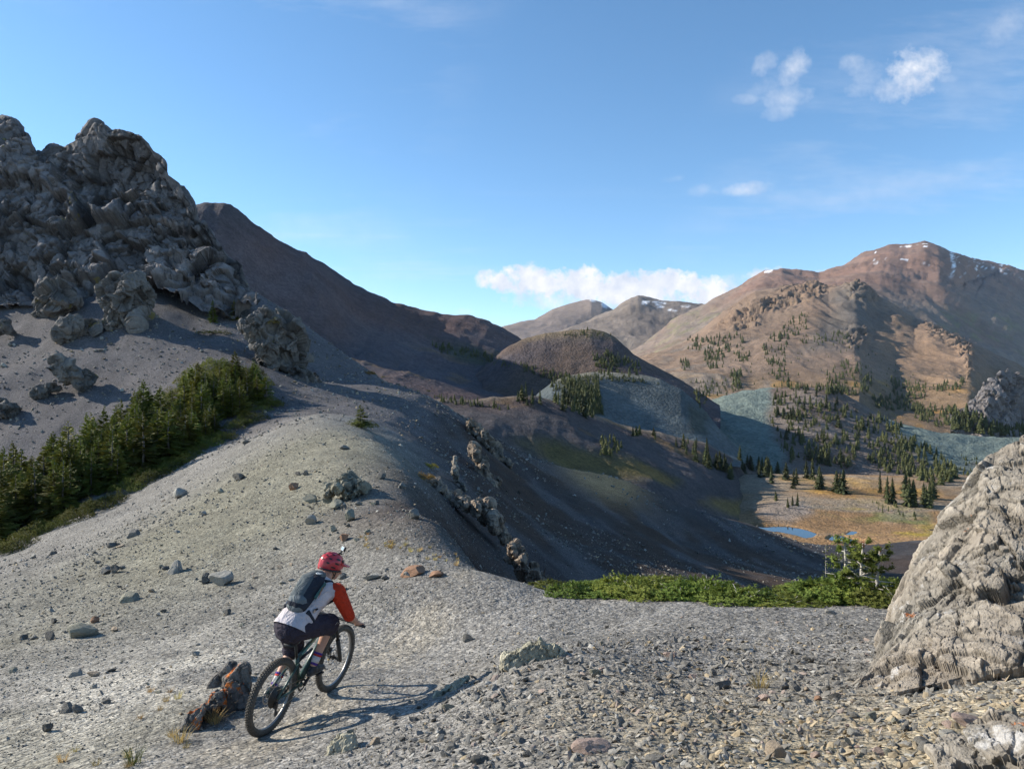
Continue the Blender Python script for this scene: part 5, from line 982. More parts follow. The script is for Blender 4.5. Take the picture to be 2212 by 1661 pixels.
for i, (x, y) in enumerate([(196, 384), (206, 374), (216, 368), (226, 372), (236, 378), (214, 382), (246, 380), (258, 386), (180, 398), (168, 408)]):
    g = on_ground(x, y)
    if g is not None: plant_shrub((g.x, g.y, g.z - .1), rs.uniform(1.8, 2.6), rs, 'yellowish fir bush at the upper end of the grove', 'fir bushes at the top of the grove', name='fir_bush', mats=M_fir)
# single shrubs and small trees
sp = shrub_spots
def stack_shrub(p, s, label, **k_): return plant_shrub((p.x, p.y, p.z - .08), s, rs, label, **k_)
if sp['lone']:
    p = sp['lone']; plant_tree('fir_tree', p, 1.45, firs, rs, 'lone little fir with a spreading skirt on the saddle', None, 1.5); stack_shrub(p, 1.55, 'spreading fir skirt round the lone little fir on the saddle', mats=M_fir, name='fir_bush', sz=1.2)
for kx, H, lb in (('pa', 2.6, 'slim young fir beside the rock pinnacle, farther from it'), ('pb', 2.4, 'slim young fir touching the rock pinnacle')):
    if sp[kx]: plant_tree('fir_tree', sp[kx], H, firs, rs, lb, None, 1.0)
if sp['mat_']: stack_shrub(sp['mat_'], 2.6, 'dark green fir mat under the slim young firs by the pinnacle', mats=M_fir, name='fir_bush', sz=1.3)
for kx, s, lb, mt in (('yel1', 1.3, 'yellow shrub on the shaded skyline near the pinnacle', M_yel), ('yel2', .8, 'yellow shrub beside the thin white rock pillar', M_yel), ('yel3', .75, 'yellow green shrub on top of the low grey outcrop', M_yel), ('grn', 1.3, 'dark green shrub beside the yellow one on the skyline', M_fir), ('g2', 1.5, 'green shrub on the skyline above the tan rock spine', M_fir), ('g3', 1.0, 'small olive shrub by the skyline green shrub', M_fir)):
    if sp[kx]: stack_shrub(sp[kx], s, lb, mats=mt, name='shrub', cat='shrub')

# --- grass tufts
def tuft_mesh(seed, n=60, h=.22, r=.07):
    rs = np.random.RandomState(seed); V = []; T = []
    for k in range(n):
        a = rs.uniform(0, 6.28); q = r * rs.uniform(0, 1) ** .5; b = np.array([q * math.cos(a), q * math.sin(a), -.01]); l = h * rs.uniform(.45, 1); dv = np.array([math.cos(a) * rs.uniform(.1, .8), math.sin(a) * rs.uniform(.1, .8), 1.0]); dv /= np.linalg.norm(dv); sd = np.array([-math.sin(a), math.cos(a), 0]) * .003
        m = b + dv * l * .6; e = b + dv * l + np.array([math.cos(a), math.sin(a), -.4]) * l * .22; i = len(V); V.extend([b - sd, b + sd, m + sd * .8, m - sd * .8, e]); T += [(i, i + 1, i + 2), (i, i + 2, i + 3), (i + 3, i + 2, i + 4)]
    return np.array(V), np.array(T)
tufts = {}
for mt in (M_grass, M_greengrass):
    for q in range(3):
        m = npmesh('grass_tuft', *tuft_mesh(600 + q), smooth=False); m.materials.append(mt); tufts[(mt.name, q)] = m
def tuft(px_, py_, s, mt, label, group=None):
    g = on_ground(px_, py_)
    if g is None: return
    add('grass_tuft', tufts[(mt.name, rs.randrange(3))], loc=g, rot=(0, 0, rs.uniform(0, 6)), scale=s, label=label, category='grass tuft', group=group)
tuft(212, 718, 1.45, M_grass, 'golden dry grass tuft in front of the orange lichen slab'); tuft(216, 720, 1.0, M_grass, 'shorter dry grass tuft right beside the golden tuft'); tuft(248, 704, .9, M_greengrass, 'green grass in the shade of the orange lichen slab'); tuft(180, 740, 1.0, M_grass, 'pale dry grass tuft below the long low lichen slab'); tuft(134, 762, .9, M_greengrass, 'greenish grass tuft by the low tan bedrock')
tuft(751 + 8, 688, 1.0, M_grass, 'sparse bleached stalks at the toe of the large outcrop')
for x, y in ((170, 690), (166, 700), (178, 698), (160, 708), (140, 716), (172, 735), (75, 748), (62, 760), (128, 755), (128, 765), (96, 764), (186, 745), (150, 690)): tuft(x, y, rs.uniform(.35, .6), M_grass, 'thin wisp of dry grass in the gravel near the lichen slabs', 'wisps of dry grass near the lichen slabs')
for i in range(34):
    x = rs.uniform(360, 470); y = np.interp(x, [360, 400, 430, 470], [541, 545, 552, 566]) + rs.gauss(0, 4); tuft(x, y, rs.uniform(.35, .7), M_grass, 'tan dry grass along the upper trail bend', 'dry grass along the trail bend')
# ------------------------------------------------------------------ bicycle (local axes: X forward, Y left, Z up; origin where the rear tyre touches)
A_ = on_ground(266.5, 730); B_ = on_ground(331, 688)
A_ = Vector((-2.45, 7.08, gz(-2.45, 7.08))); hd = Vector((.304, .953)); WB = 1.176
B_ = Vector((A_.x + hd.x * WB, A_.y + hd.y * WB, 0)); B_.z = gz(B_.x, B_.y)
PITCH = math.atan2(B_.z - A_.z, WB); LEAN = R(9)
ROT = Matrix.Rotation(math.atan2(hd.y, hd.x), 4, 'Z') @ Matrix.Rotation(-PITCH, 4, 'Y') @ Matrix.Rotation(LEAN, 4, 'X')
def rig(name, **p):
    e = add(name, None, **p); e.matrix_world = Matrix.Translation(A_ + Vector((0, 0, .004))) @ ROT; return e
M_rub = plain('tyre_rubber', (.095, .085, .072), .9, 0, .2, .35, 40); M_dust = plain('dusty_black_metal', (.045, .043, .04), .5, .2, .4, .3, 30); M_rim = plain('alloy_rim', (.30, .29, .28), .35, .7, .5, .1)
M_frame = plain('dark_green_frame_paint', (.035, .075, .065), .35, 0, .5, .2, 12); M_teal_d = plain('teal_frame_paint', (.10, .26, .22), .4, 0, .5, .15); M_steel = plain('steel', (.42, .41, .40), .3, .9, .5, .15); M_gold = plain('dusty_chain', (.28, .23, .16), .5, .6, .4, .2); M_blue = plain('blue_anodised', (.04, .16, .42), .3, .5, .5); M_black = plain('black_plastic', (.02, .02, .022), .5, 0, .4, .2); M_yell = plain('yellow_valve', (.65, .42, .05), .4)
def tube(pts, r, n=10): return cone_tube(pts, [r] * len(pts) if isinstance(r, (int, float)) else r, n)
def lathe_y(prof, n=64, c=(0, 0, 0)):
    """profile (radius, y) turned round the Y axis"""
    V = []; T = []; m = len(prof)
    for i in range(n):
        a = 2 * math.pi * i / n
        for r, y in prof: V.append((c[0] + r * math.cos(a), c[1] + y, c[2] + r * math.sin(a)))
    for i in range(n):
        for j in range(m):
            p, q = i * m + j, i * m + (j + 1) % m; p2, q2 = ((i + 1) % n) * m + j, ((i + 1) % n) * m + (j + 1) % m; T += [(p, q, q2), (p, q2, p2)]
    return np.array(V, float), np.array(T)
def boxv(c, s, ax=None):
    V = np.array([(x, y, z) for x in (-.5, .5) for y in (-.5, .5) for z in (-.5, .5)]) * np.array(s)
    if ax is not None: V = V @ np.array(ax)
    T = np.array([(0, 1, 3), (0, 3, 2), (4, 6, 7), (4, 7, 5), (0, 4, 5), (0, 5, 1), (2, 3, 7), (2, 7, 6), (0, 2, 6), (0, 6, 4), (1, 5, 7), (1, 7, 3)]); return V + np.array(c), T
def part(name, arrs, mat, parent, smooth=True):
    v, t = merge(arrs) if isinstance(arrs, list) else arrs
    return add(name, npmesh(name, v, t, smooth=smooth), mat, parent)
bike = rig('bicycle', label='dark green full suspension mountain bike with big knobby tyres', category='bicycle')
RW = .372
def wheel(cx, ysgn, parent, disc_y):
    w = add('wheel', None, parent=parent, loc=(cx, 0, RW))
    prof = [(RW - .034 + .034 * math.cos(a), .034 * math.sin(a)) for a in np.linspace(0, 2 * math.pi, 14, endpoint=False)]
    arr = [lathe_y(prof, 96)]
    for k in range(84):
        a = 2 * math.pi * k / 84
        for y, rr, st in ((-.023, -.007, 0), (-.008, .0, .5), (.008, .0, 0), (.023, -.007, .5)):
            b = a + st * 2 * math.pi / 84; er = np.array([math.cos(b), 0, math.sin(b)]); et = np.array([-math.sin(b), 0, math.cos(b)]); arr.append(boxv(er * (RW + rr) + [0, y, 0], (.012, .010, .014), [er, [0, 1, 0], et]))
    part('tyre', arr, M_rub, w)
    part('rim', lathe_y([(.318, -.015), (.305, -.013), (.300, 0), (.305, .013), (.318, .015), (.322, 0)], 72), M_rim, w)
    sp_ = []
    for k in range(28):
        a = 2 * math.pi * k / 28; b = a + (.9 if k % 2 else -.9); s = .028 if (k // 2) % 2 else -.028
        sp_.append(tube([(.026 * math.cos(b), s, .026 * math.sin(b)), (.304 * math.cos(a), 0, .304 * math.sin(a))], .0013, 4))
    part('spokes', sp_, M_steel, w)
    part('hub', lathe_y([(.012, -.06), (.03, -.034), (.018, -.02), (.018, .02), (.03, .034), (.012, .06), (.002, .06), (.002, -.06)], 20), M_dust, w)
    d = [lathe_y([(.090, disc_y - .001), (.090, disc_y + .001), (.072, disc_y + .001), (.072, disc_y - .001)], 40)] + [tube([(.02 * math.cos(a), disc_y, .02 * math.sin(a)), (.078 * math.cos(a + .5), disc_y, .078 * math.sin(a + .5))], .003, 4) for a in np.linspace(0, 6.28, 6, endpoint=False)]
    part('brake_disc', d, M_steel, w)
    return w
wr = wheel(0, 1, bike, .045); wf = wheel(WB, 1, bike, .045)
part('cassette', [lathe_y([(r, y), (r, y - .003), (.02, y - .003), (.02, y)], 36) for r, y in ((.102, -.026), (.09, -.030), (.078, -.034), (.066, -.038), (.054, -.042), (.042, -.046))], M_dust, bike).location = (0, 0, RW)
BBc = np.array([.44, 0, .345]); HTt = np.array([.884, 0, .945]); HTb = np.array([.925, 0, .855]); ST = np.array([.345, 0, .66])
fr = add('frame', None, parent=bike)
def ftube(nm, pts, r, m=M_frame): return part(nm, tube(pts, r, 12), m, fr)
ftube('down_tube', [HTb + [-.015, 0, .02], (BBc + HTb) * .5 + [-.02, 0, -.02], BBc], [.032, .034, .036]); ftube('top_tube', [HTt + [.005, 0, -.04], ST + [.01, 0, -.02]], [.026, .022], M_frame); ftube('seat_tube', [BBc, ST], .021); ftube('head_tube', [HTb, HTt], .026)
ftube('bottom_bracket', [BBc + [0, -.05, 0], BBc + [0, .05, 0]], .026); ftube('top_tube_stripe', [HTt + [-.02, -.014, -.055], ST + [.06, -.012, .01]], .013, M_teal_d)
for s in (-1, 1):
    ftube('chainstay', [BBc + [-.03, .035 * s, .0], (.2, .062 * s, .352), (0, .07 * s, RW)], [.013, .012, .012]); ftube('seatstay', [(0, .07 * s, RW + .01), (.17, .058 * s, .50), (.33, .04 * s, .60)], [.011, .012, .012])
ftube('rear_shock', [(.36, 0, .60), (.62, 0, .66)], [.018, .014], M_black); ftube('shock_linkage', [(.33, -.045, .60), (.40, -.03, .54)], .012, M_black)
fk = add('fork', None, parent=bike); ax = np.array([WB, 0, RW]); up_ = (HTt - HTb) / np.linalg.norm(HTt - HTb); cr_ = HTb - up_ * .02
part('fork_crown', [tube([cr_ + [0, -.07, 0], cr_ + [0, .07, 0]], .022, 8)], M_black, fk)
for s in (-1, 1):
    top = cr_ + np.array([0, .068 * s, .02]); bot = np.array([WB - .02, .072 * s, RW - .01]); mid = top + (bot - top) * .42
    part('stanchion', tube([top, mid], .0175, 10), M_black, fk); part('fork_leg', tube([mid, bot - (bot - top) * .04, bot], [.025, .024, .018], 10), M_dust, fk)
    part('fork_top_cap', tube([top, top + [0, 0, .022]], .016, 8), M_blue, fk)
part('fork_arch', tube([cr_ + (ax - cr_) * .40 + [.03, -.07, .02], cr_ + (ax - cr_) * .36 + [.05, 0, .05], cr_ + (ax - cr_) * .40 + [.03, .07, .02]], .012, 6), M_dust, fk); part('brake_caliper', boxv((WB - .05, .06, RW + .09), (.05, .03, .06)), M_black, fk); part('valve_knob', tube([(WB - .02, .075, RW - .02), (WB - .02, .075, RW - .045)], .012, 6), M_yell, fk)
cp = add('cockpit', None, parent=bike, loc=(0, 0, -.04)); BC = np.array([.915, 0, .975])
part('stem', tube([HTt, HTt + up_ * .05, BC], [.02, .02, .018], 8), M_black, cp)
barp = [(.880, .44, .983), (.897, .24, .981), (.918, .08, .976), (.918, -.08, .976), (.897, -.24, .981), (.880, -.44, .983)]
part('handlebar', tube(barp, [.011, .012, .016, .016, .012, .011], 10), M_black, cp)
for s in (-1, 1):
    part('grip', tube([(.894, .30 * s, .9815), (.879, .45 * s, .983)], .0165, 10), M_black, cp)
    part('brake_lever', [tube([(.890, .225 * s, .975), (.935, .235 * s, .96), (.95, .32 * s, .95)], [.012, .008, .005], 6)], M_dust, cp)
    part('brake_hose', tube([(.90, .2 * s, .98), (1.02, .12 * s, .98), (1.03, .03 * s, .92), (.95, .03 * s, .86)], .0028, 5), M_black, cp)
sd = add('saddle', None, parent=bike)
V, T = [], []
for i, (x, w, z) in enumerate(((.135, .05, .862), (.16, .068, .872), (.21, .066, .872), (.27, .045, .868), (.33, .024, .866), (.39, .019, .862), (.405, .012, .852))):
    for a in np.linspace(0, 2 * math.pi, 12, endpoint=False): V.append((x, w * math.cos(a), z - .018 + .02 * math.sin(a) * (1 if math.sin(a) > 0 else 1.2)))
for i in range(6):
    for k in range(12): p, q = i * 12 + k, i * 12 + (k + 1) % 12; T += [(p, q, q + 12), (p, q + 12, p + 12)]
V += [(.133, 0, .845), (.407, 0, .84)]; T += [(84, (k + 1) % 12, k) for k in range(12)] + [(85, 72 + k, 72 + (k + 1) % 12) for k in range(12)]
part('saddle_shell', (np.array(V), np.array(T)), M_black, sd); part('saddle_rails', [tube([(.17, .022 * s, .845), (.23, .022 * s, .825), (.31, .02 * s, .828), (.36, .015 * s, .845)], .004, 5) for s in (-1, 1)], M_teal_d, sd); part('seatpost', tube([ST - [0, 0, .02], (.27, 0, .83)], .0155, 10), M_dust, sd)
ck = add('crankset', None, parent=bike); CA = R(40); pd = np.array([math.cos(CA), 0, math.sin(CA)]) * .17
part('chainring', lathe_y([(.066, -.052), (.066, -.048), (.045, -.048), (.045, -.052)], 32, BBc), M_dust, ck)
for s, sg in ((-1, 1), (1, -1)):
    o = BBc + [0, .075 * s, 0]; pe = o + pd * sg; part('crank_arm', tube([o, pe], [.017, .012], 8), M_black, ck); part('pedal', boxv(pe + [0, .06 * s, 0], (.10, .10, .018)), M_black, ck, False)
a0, b0 = BBc + [0, -.05, .066], np.array([0, -.036, RW + .07]); part('chain', [tube([a0, b0], .005, 4), tube([BBc + [0, -.05, -.066], (.05, -.04, .20)], .005, 4), tube([(.05, -.04, .20), (.02, -.04, .29)], .005, 4)], M_gold, bike)
part('derailleur', [boxv((.0, -.055, .30), (.035, .03, .06)), boxv((.03, -.045, .235), (.02, .012, .12)), lathe_y([(.025, -.048), (.025, -.04), (.004, -.04), (.004, -.048)], 14, (.045, 0, .195))], M_black, bike, False)

# ------------------------------------------------------------------ rider
def blob(name, caps, mat, parent, voxel=.012, smooth=4, cut=None):
    """capsules (p0, p1, r0, r1[, flat axis, factor]) fused into one continuous skin"""
    bm = bmesh.new()
    for c in caps:
        p0, p1, r0, r1 = Vector(c[0]), Vector(c[1]), c[2], c[3]; ax_ = (p1 - p0); L = ax_.length; st = max(2, int(L / max(min(r0, r1) * .35, .004)) + 1) if L > 1e-6 else 1
        fl = c[4] if len(c) > 4 else None
        for i in range(st):
            f = i / (st - 1) if st > 1 else 0; ce = p0.lerp(p1, f); r = r0 + (r1 - r0) * f; g = bmesh.ops.create_icosphere(bm, subdivisions=2, radius=r)
            for v in g['verts']:
                if fl is not None: v.co = Vector((v.co.x * fl[0], v.co.y * fl[1], v.co.z * fl[2]))
                v.co += ce
    me = bpy.data.meshes.new('t'); bm.to_mesh(me); bm.free(); o = bpy.data.objects.new('t', me); COL.objects.link(o)
    m = o.modifiers.new('r', 'REMESH'); m.mode = 'VOXEL'; m.voxel_size = voxel
    if smooth: m2 = o.modifiers.new('s', 'SMOOTH'); m2.iterations = smooth; m2.factor = .5
    ev = o.evaluated_get(bpy.context.evaluated_depsgraph_get()); e = bpy.data.meshes.new_from_object(ev); e.name = name
    bpy.data.objects.remove(o); bpy.data.meshes.remove(me)
    for p in e.polygons: p.use_smooth = True
    if cut:
        bm = bmesh.new(); bm.from_mesh(e)
        for co, no in cut: bmesh.ops.bisect_plane(bm, geom=bm.verts[:] + bm.edges[:] + bm.faces[:], plane_co=co, plane_no=no, clear_outer=True)
        bm.to_mesh(e); bm.free()
    return add(name, e, mat, parent)
def fabric(name, c, wr=.4):
    t = NT(name); f = t.noise(6, 4, .5, t.mapv(t.coord(), (1, 1.6, 1.6), (.3, .5, .2)), 1.8); return t.done(t.ramp(t.noise(8, 4, .6, t.coord()), [(.3, tuple(x * .85 for x in c)), (.7, tuple(min(1, x * 1.1) for x in c))]), .9, t.bump(f, min(1, wr * 1.8), .05), Specular_IOR_Level=.15)
M_skin = NT('skin'); M_skin = M_skin.done(M_skin.ramp(M_skin.noise(12, 3, .5, M_skin.coord()), [(.3, (.44, .235, .16)), (.7, (.54, .31, .22))]), .55, Specular_IOR_Level=.3)
M_shirt = fabric('pale_grey_jersey', (.52, .47, .48)); M_red = fabric('red_sleeve', (.50, .045, .018)); M_short = fabric('dark_shorts', (.042, .036, .05), .55); M_hair = plain('dark_hair', (.03, .022, .018), .7); M_shoe = plain('black_shoe', (.03, .03, .032), .6); M_sole = plain('shoe_sole', (.12, .10, .08), .7)
M_packd = fabric('dark_pack_fabric', (.030, .034, .045)); M_packg = fabric('grey_pack_fabric', (.105, .12, .125)); M_packl = fabric('light_pack_fabric', (.15, .165, .17)); M_green_d = fabric('teal_pack_panel', (.06, .13, .12)); M_helm = plain('red_helmet', (.44, .035, .045), .28, 0, .5, .08); M_white = plain('white_print', (.8, .8, .78), .5); M_orng = plain('orange_cord', (.6, .17, .03), .6); M_sockp = fabric('purple_sock', (.085, .045, .24)); M_sockw = fabric('white_sock', (.62, .58, .55)); M_sockr = fabric('red_sock_band', (.50, .05, .04))
person = rig('person', label='rider in grey jersey with red sleeves, dark shorts and striped socks, leaning over the bars', category='person')
hip = {s: Vector((.205, .09 * s, 1.03)) for s in (-1, 1)}
pedR = Vector(BBc + [0, -.135, 0] + pd); pedL = Vector(BBc + [0, .135, 0] - pd)
ank = {-1: pedR + Vector((-.105, .0, .115)), 1: pedL + Vector((-.10, 0, .125))}
def knee_of(h, a, l1=.44, l2=.44, out=0):
    d = a - h; L = min(d.length, (l1 + l2) * .995); x = (l1 * l1 - l2 * l2 + L * L) / (2 * L); y = math.sqrt(max(0, l1 * l1 - x * x)); u = d.normalized(); f = Vector((1, 0, .25)); f = (f - u * f.dot(u)).normalized(); return h + u * x + f * y + Vector((0, out, 0))
kn = {-1: knee_of(hip[-1], ank[-1], out=-.05), 1: knee_of(hip[1], ank[1], out=.03)}
chest = Vector((.56, 0, 1.325)); pelv = Vector((.18, 0, 1.045)); mid = Vector((.36, 0, 1.215)); neck = Vector((.68, 0, 1.415)); head = Vector((.775, .0, 1.52))
sh = {s: Vector((.62, .19 * s, 1.335)) for s in (-1, 1)}; hand = {s: Vector((.885, .385 * s, .96)) for s in (-1, 1)}
elb = {s: Vector((.67, .34 * s, 1.09)) for s in (-1, 1)}; elb[-1] = Vector((.68, -.34, 1.095)); wri = {s: hand[s] + Vector((-.075, .01 * s, .028)) for s in (-1, 1)}
# one continuous body: legs, arms, torso, neck, head with face
YAW = R(-34); fwd = Vector((.93 * math.cos(YAW), .93 * math.sin(YAW), -.30)).normalized(); lft = Vector((-math.sin(YAW), math.cos(YAW), 0)); hup = fwd.cross(lft).normalized()
hp = lambda f, l, u: head + fwd * f + lft * l + hup * u
caps = [(pelv, mid, .125, .125, (1, 1.15, 1)), (mid, chest, .125, .14, (.9, 1.2, .95)), (chest, neck, .10, .055), (neck, hp(-.02, 0, -.03), .055, .062)]
for s in (-1, 1):
    caps += [(hip[s], kn[s], .082, .056), (kn[s], kn[s].lerp(ank[s], .3), .052, .056), (kn[s].lerp(ank[s], .3), ank[s], .056, .034), (chest + Vector((0, .1 * s, 0)), sh[s], .075, .062), (sh[s], elb[s], .052, .041), (elb[s], elb[s].lerp(wri[s], .3), .041, .041), (elb[s].lerp(wri[s], .3), wri[s], .041, .026), (wri[s], hand[s] + Vector((-.03, 0, .012)), .024, .026, (1, 1.1, .8))]
caps += [(hp(-.02, 0, .02), hp(.0, 0, .02), .094, .09, (1, .82, 1.05)), (hp(.045, 0, -.05), hp(.055, 0, -.075), .055, .05, (1, .95, 1)), (hp(.07, 0, -.095), hp(.075, 0, -.10), .026, .024), (hp(.10, 0, -.005), hp(.125, 0, -.035), .010, .016), (hp(.085, 0, .035), hp(.085, 0, .035), .028, .028, (1, 1.5, .7)), (hp(.10, 0, -.065), hp(.10, 0, -.065), .013, .013, (1, 1.6, .8)), (hp(.097, 0, -.078), hp(.097, 0, -.078), .012, .012, (1, 1.4, .8))]
for s in (-1, 1): caps += [(hp(-.015, .077 * s, -.01), hp(-.02, .083 * s, -.045), .022, .014, (1, .45, 1.3))]
# hands: palm and five fingers curled round each grip
for s in (-1, 1):
    h = hand[s]; g0 = Vector((.888, .385 * s, .943)); caps.append((wri[s], h + Vector((-.012, 0, .006)), .024, .021, (1, 1.5, .75)))
    for k, (off, ln) in enumerate(((-.036, .95), (-.013, 1.05), (.010, 1.0), (.032, .82))):
        y = off * s; caps += [(h + Vector((-.005, y, .006)), g0 + Vector((.026 * ln, y, .018)), .0095, .009), (g0 + Vector((.026 * ln, y, .018)), g0 + Vector((.030 * ln, y, -.010)), .009, .0085), (g0 + Vector((.030 * ln, y, -.010)), g0 + Vector((.006, y, -.026)), .0085, .0075)]
    caps += [(h + Vector((-.03, -.035 * s, .0)), g0 + Vector((-.020, -.052 * s, -.006)), .011, .010), (g0 + Vector((-.020, -.052 * s, -.006)), g0 + Vector((.006, -.055 * s, -.024)), .010, .008)]
blob('body', caps, M_skin, person, .010, 3)
for s in (-1, 1): part('eye', [(lambda c: (np.array(c[0]) * .011 + np.array(hp(.088, .033 * s, .008)), c[1]))(stone_mesh(5, 2, 0, (1, 1, 1)))], M_white, person)
blob('hair', [(hp(-.03, 0, .03), hp(-.03, 0, .03), .098, .098, (1, .84, 1.0)), (hp(-.075, 0, -.02), hp(-.07, 0, -.045), .045, .035, (.6, 1.3, 1))], M_hair, person, .012, 2, None)
shirt = add('jersey', None, parent=person)
bd0 = (chest - pelv).normalized()
blob('jersey_body', [(pelv - bd0 * .06, mid, .178, .152, (.95, 1.14, .95)), (mid, chest, .150, .165, (.92, 1.2, .95)), (chest, chest + Vector((.06, 0, .04)), .155, .10, (.9, 1.15, .95)), (chest + Vector((0, .1, .0)), sh[1], .092, .082), (chest + Vector((0, -.1, 0)), sh[-1], .092, .082)], M_shirt, shirt, .012, 5, [(pelv - bd0 * .045, -(bd0 * .85 + Vector((.0, 0, .5))).normalized())])
for s in (-1, 1):
    e2 = elb[s].lerp(wri[s], .10); blob('sleeve', [(sh[s] + Vector((-.02, -.035 * s, .01)), sh[s], .082, .088), (sh[s], sh[s].lerp(elb[s], .45), .090, .080), (sh[s].lerp(elb[s], .45), elb[s], .080, .066), (elb[s], e2, .066, .058)], M_red, shirt, .010, 4)
part('collar', (lambda c: (c[0] @ np.array(Matrix.Rotation(R(40), 3, 'Y').transposed()) + np.array(neck + Vector((-.015, 0, -.02))), c[1]))((lambda v: (v[0][:, [0, 2, 1]], v[1]))(lathe_y([(.068, -.014), (.073, 0), (.066, .016), (.060, 0)], 28))), M_red, shirt)
def shorts_leg(s): return [(hip[s] + Vector((-.02, 0, 0)), hip[s].lerp(kn[s], .5), .125, .120), (hip[s].lerp(kn[s], .5), hip[s].lerp(kn[s], .98), .120, .112)] + ([(hip[s].lerp(kn[s], .98), kn[s].lerp(ank[s], .12), .112, .105)] if s == 1 else [(hip[s].lerp(kn[s], .98), kn[s].lerp(ank[s], .10), .108, .098)])
blob('shorts', [(pelv + Vector((-.03, 0, -.03)), pelv + Vector((.01, 0, .0)), .160, .150, (1, 1.14, .95))] + shorts_leg(-1) + shorts_leg(1), M_short, person, .012, 4)
for s in (-1, 1):
    k0, a0_ = kn[s], ank[s]; up2 = (k0 - a0_).normalized(); sk_ = add('sock', None, parent=person); P_ = lambda f: a0_ + up2 * f
    for nm, f0, f1, mt in (('sock_cuff', .115, .135, M_sockp), ('sock_band', .095, .113, M_sockr), ('sock_shaft', .03, .093, M_sockw), ('sock_ring', .005, .028, M_sockp)): part(nm, tube([P_(f0), P_(f1)], [lerp(.037, .047, f0 / .13), lerp(.037, .047, f1 / .13)], 18), mt, sk_)
    pe = pedR if s < 0 else pedL; toe = pe + Vector((.085, 0, .035)); heel = pe + Vector((-.155, 0, .055)); sho = add('shoe', None, parent=person)
    blob('shoe_upper', [(heel, pe + Vector((-.03, 0, .055)), .040, .044, (1, .85, 1)), (pe + Vector((-.03, 0, .055)), toe, .044, .030, (1, 1.05, .9)), (a0_ + Vector((0, 0, -.03)), a0_ + Vector((.02, 0, -.055)), .045, .047)], M_shoe, sho, .008, 3)
    blob('shoe_sole', [(heel + Vector((-.005, 0, -.03)), pe + Vector((.01, 0, .020)), .034, .042, (1, .95, .35)), (pe + Vector((.01, 0, .020)), toe + Vector((.01, 0, -.012)), .042, .034, (1, .95, .35))], M_sole, sho, .008, 1)
# helmet with visor, vents, straps and camera
hel = rig('helmet', label='red open face bike helmet with black vents, visor and a small action camera on top', category='helmet'); hc = hp(-.02, 0, .035)
HB = np.array([fwd, lft, hup]).astype(float)
def hl(v): return np.asarray(v) @ HB + np.array(hc)
def shell():
    V = []; T = []; nu, nv = 40, 16
    for j in range(nv + 1):
        ph = lerp(math.pi / 2, -.42, j / nv)
        for i in range(nu):
            th = 2 * math.pi * i / nu; fx, fy, fz = math.cos(th) * math.cos(ph), math.sin(th) * math.cos(ph), math.sin(ph); drop = -.05 * smooth01(.0, -.4, np.array(ph)) * (1 if fx < 0 else -.35) * abs(fx)
            rr = 1 + .03 * math.cos(6 * fy * 2.2) * (1 if fz > -.1 else 0); V.append((.142 * fx * rr - .012, .104 * fy * rr, .122 * fz * rr + float(drop)))
    for j in range(nv):
        for i in range(nu): p, q = j * nu + i, j * nu + (i + 1) % nu; T += [(p, q + nu, q), (p, p + nu, q + nu)]
    return hl(V), np.array(T)
v, t = shell(); me = npmesh('shell', v, t); so = add('shell', me, M_helm, hel); md = so.modifiers.new('thick', 'SOLIDIFY'); md.thickness = .018; md.offset = -1
def vent(th, ph, l, w):
    V = []; T = [];
    for i in range(12):
        a = 2 * math.pi * i / 12; tt = th + l * math.cos(a); pp = ph + w * math.sin(a); V.append((.1455 * math.cos(tt) * math.cos(pp) - .012, .1075 * math.sin(tt) * math.cos(pp), .1255 * math.sin(pp)))
    c = np.mean(V, 0) * 1.015; V.append(c); T = [(12, i, (i + 1) % 12) for i in range(12)]; return hl(V), np.array(T)
for s in (-1, 1):
    for th, ph, l, w in ((1.45, .62, .26, .09), (1.5, .22, .24, .085), (2.2, .45, .16, .08), (2.25, .05, .15, .08), (2.75, .62, .14, .08), (2.8, .2, .11, .08), (1.7, -.18, .22, .07), (.8, .55, .22, .13), (2.2, .95, .25, .09)): part('vent', vent(s * th, ph, l, w), M_black, hel)
V = [];
for i in range(9):
    a = lerp(-1.05, 1.05, i / 8); V += [(.128 * math.cos(a) - .005, .104 * math.sin(a), .045), (.128 * math.cos(a) + .085 * math.cos(a) ** 1.5 + .01, .088 * math.sin(a), .012 + .02 * math.cos(a)), (.128 * math.cos(a) + .08 * math.cos(a) ** 1.5 + .01, .088 * math.sin(a), .006 + .02 * math.cos(a)), (.128 * math.cos(a) - .005, .106 * math.sin(a), .035)]
T = []
for i in range(8):
    for k_ in range(4): p, q = i * 4 + k_, i * 4 + (k_ + 1) % 4; T += [(p, q, q + 4), (p, q + 4, p + 4)]
T += [(0, 2, 1), (0, 3, 2), (32, 33, 34), (32, 34, 35)]
part('visor', (hl(V), np.array(T)), M_helm, hel, False)
for s in (-1, 1): part('strap', [tube([hl((.03, .092 * s, -.03)), hl((.045, .075 * s, -.11)), hl((.06, .02 * s, -.155))], .006, 5), tube([hl((-.05, .092 * s, -.04)), hl((.02, .083 * s, -.09)), hl((.045, .075 * s, -.11))], .006, 5)], M_black, hel)
part('lower_trim', [tube([hl((.128 * math.cos(a) - .012, .1 * math.sin(a), -.058 + (.012 if math.cos(a) > 0 else -.018) * abs(math.cos(a)))) for a in np.linspace(0, 2 * math.pi, 25)], .010, 6)], M_black, hel)
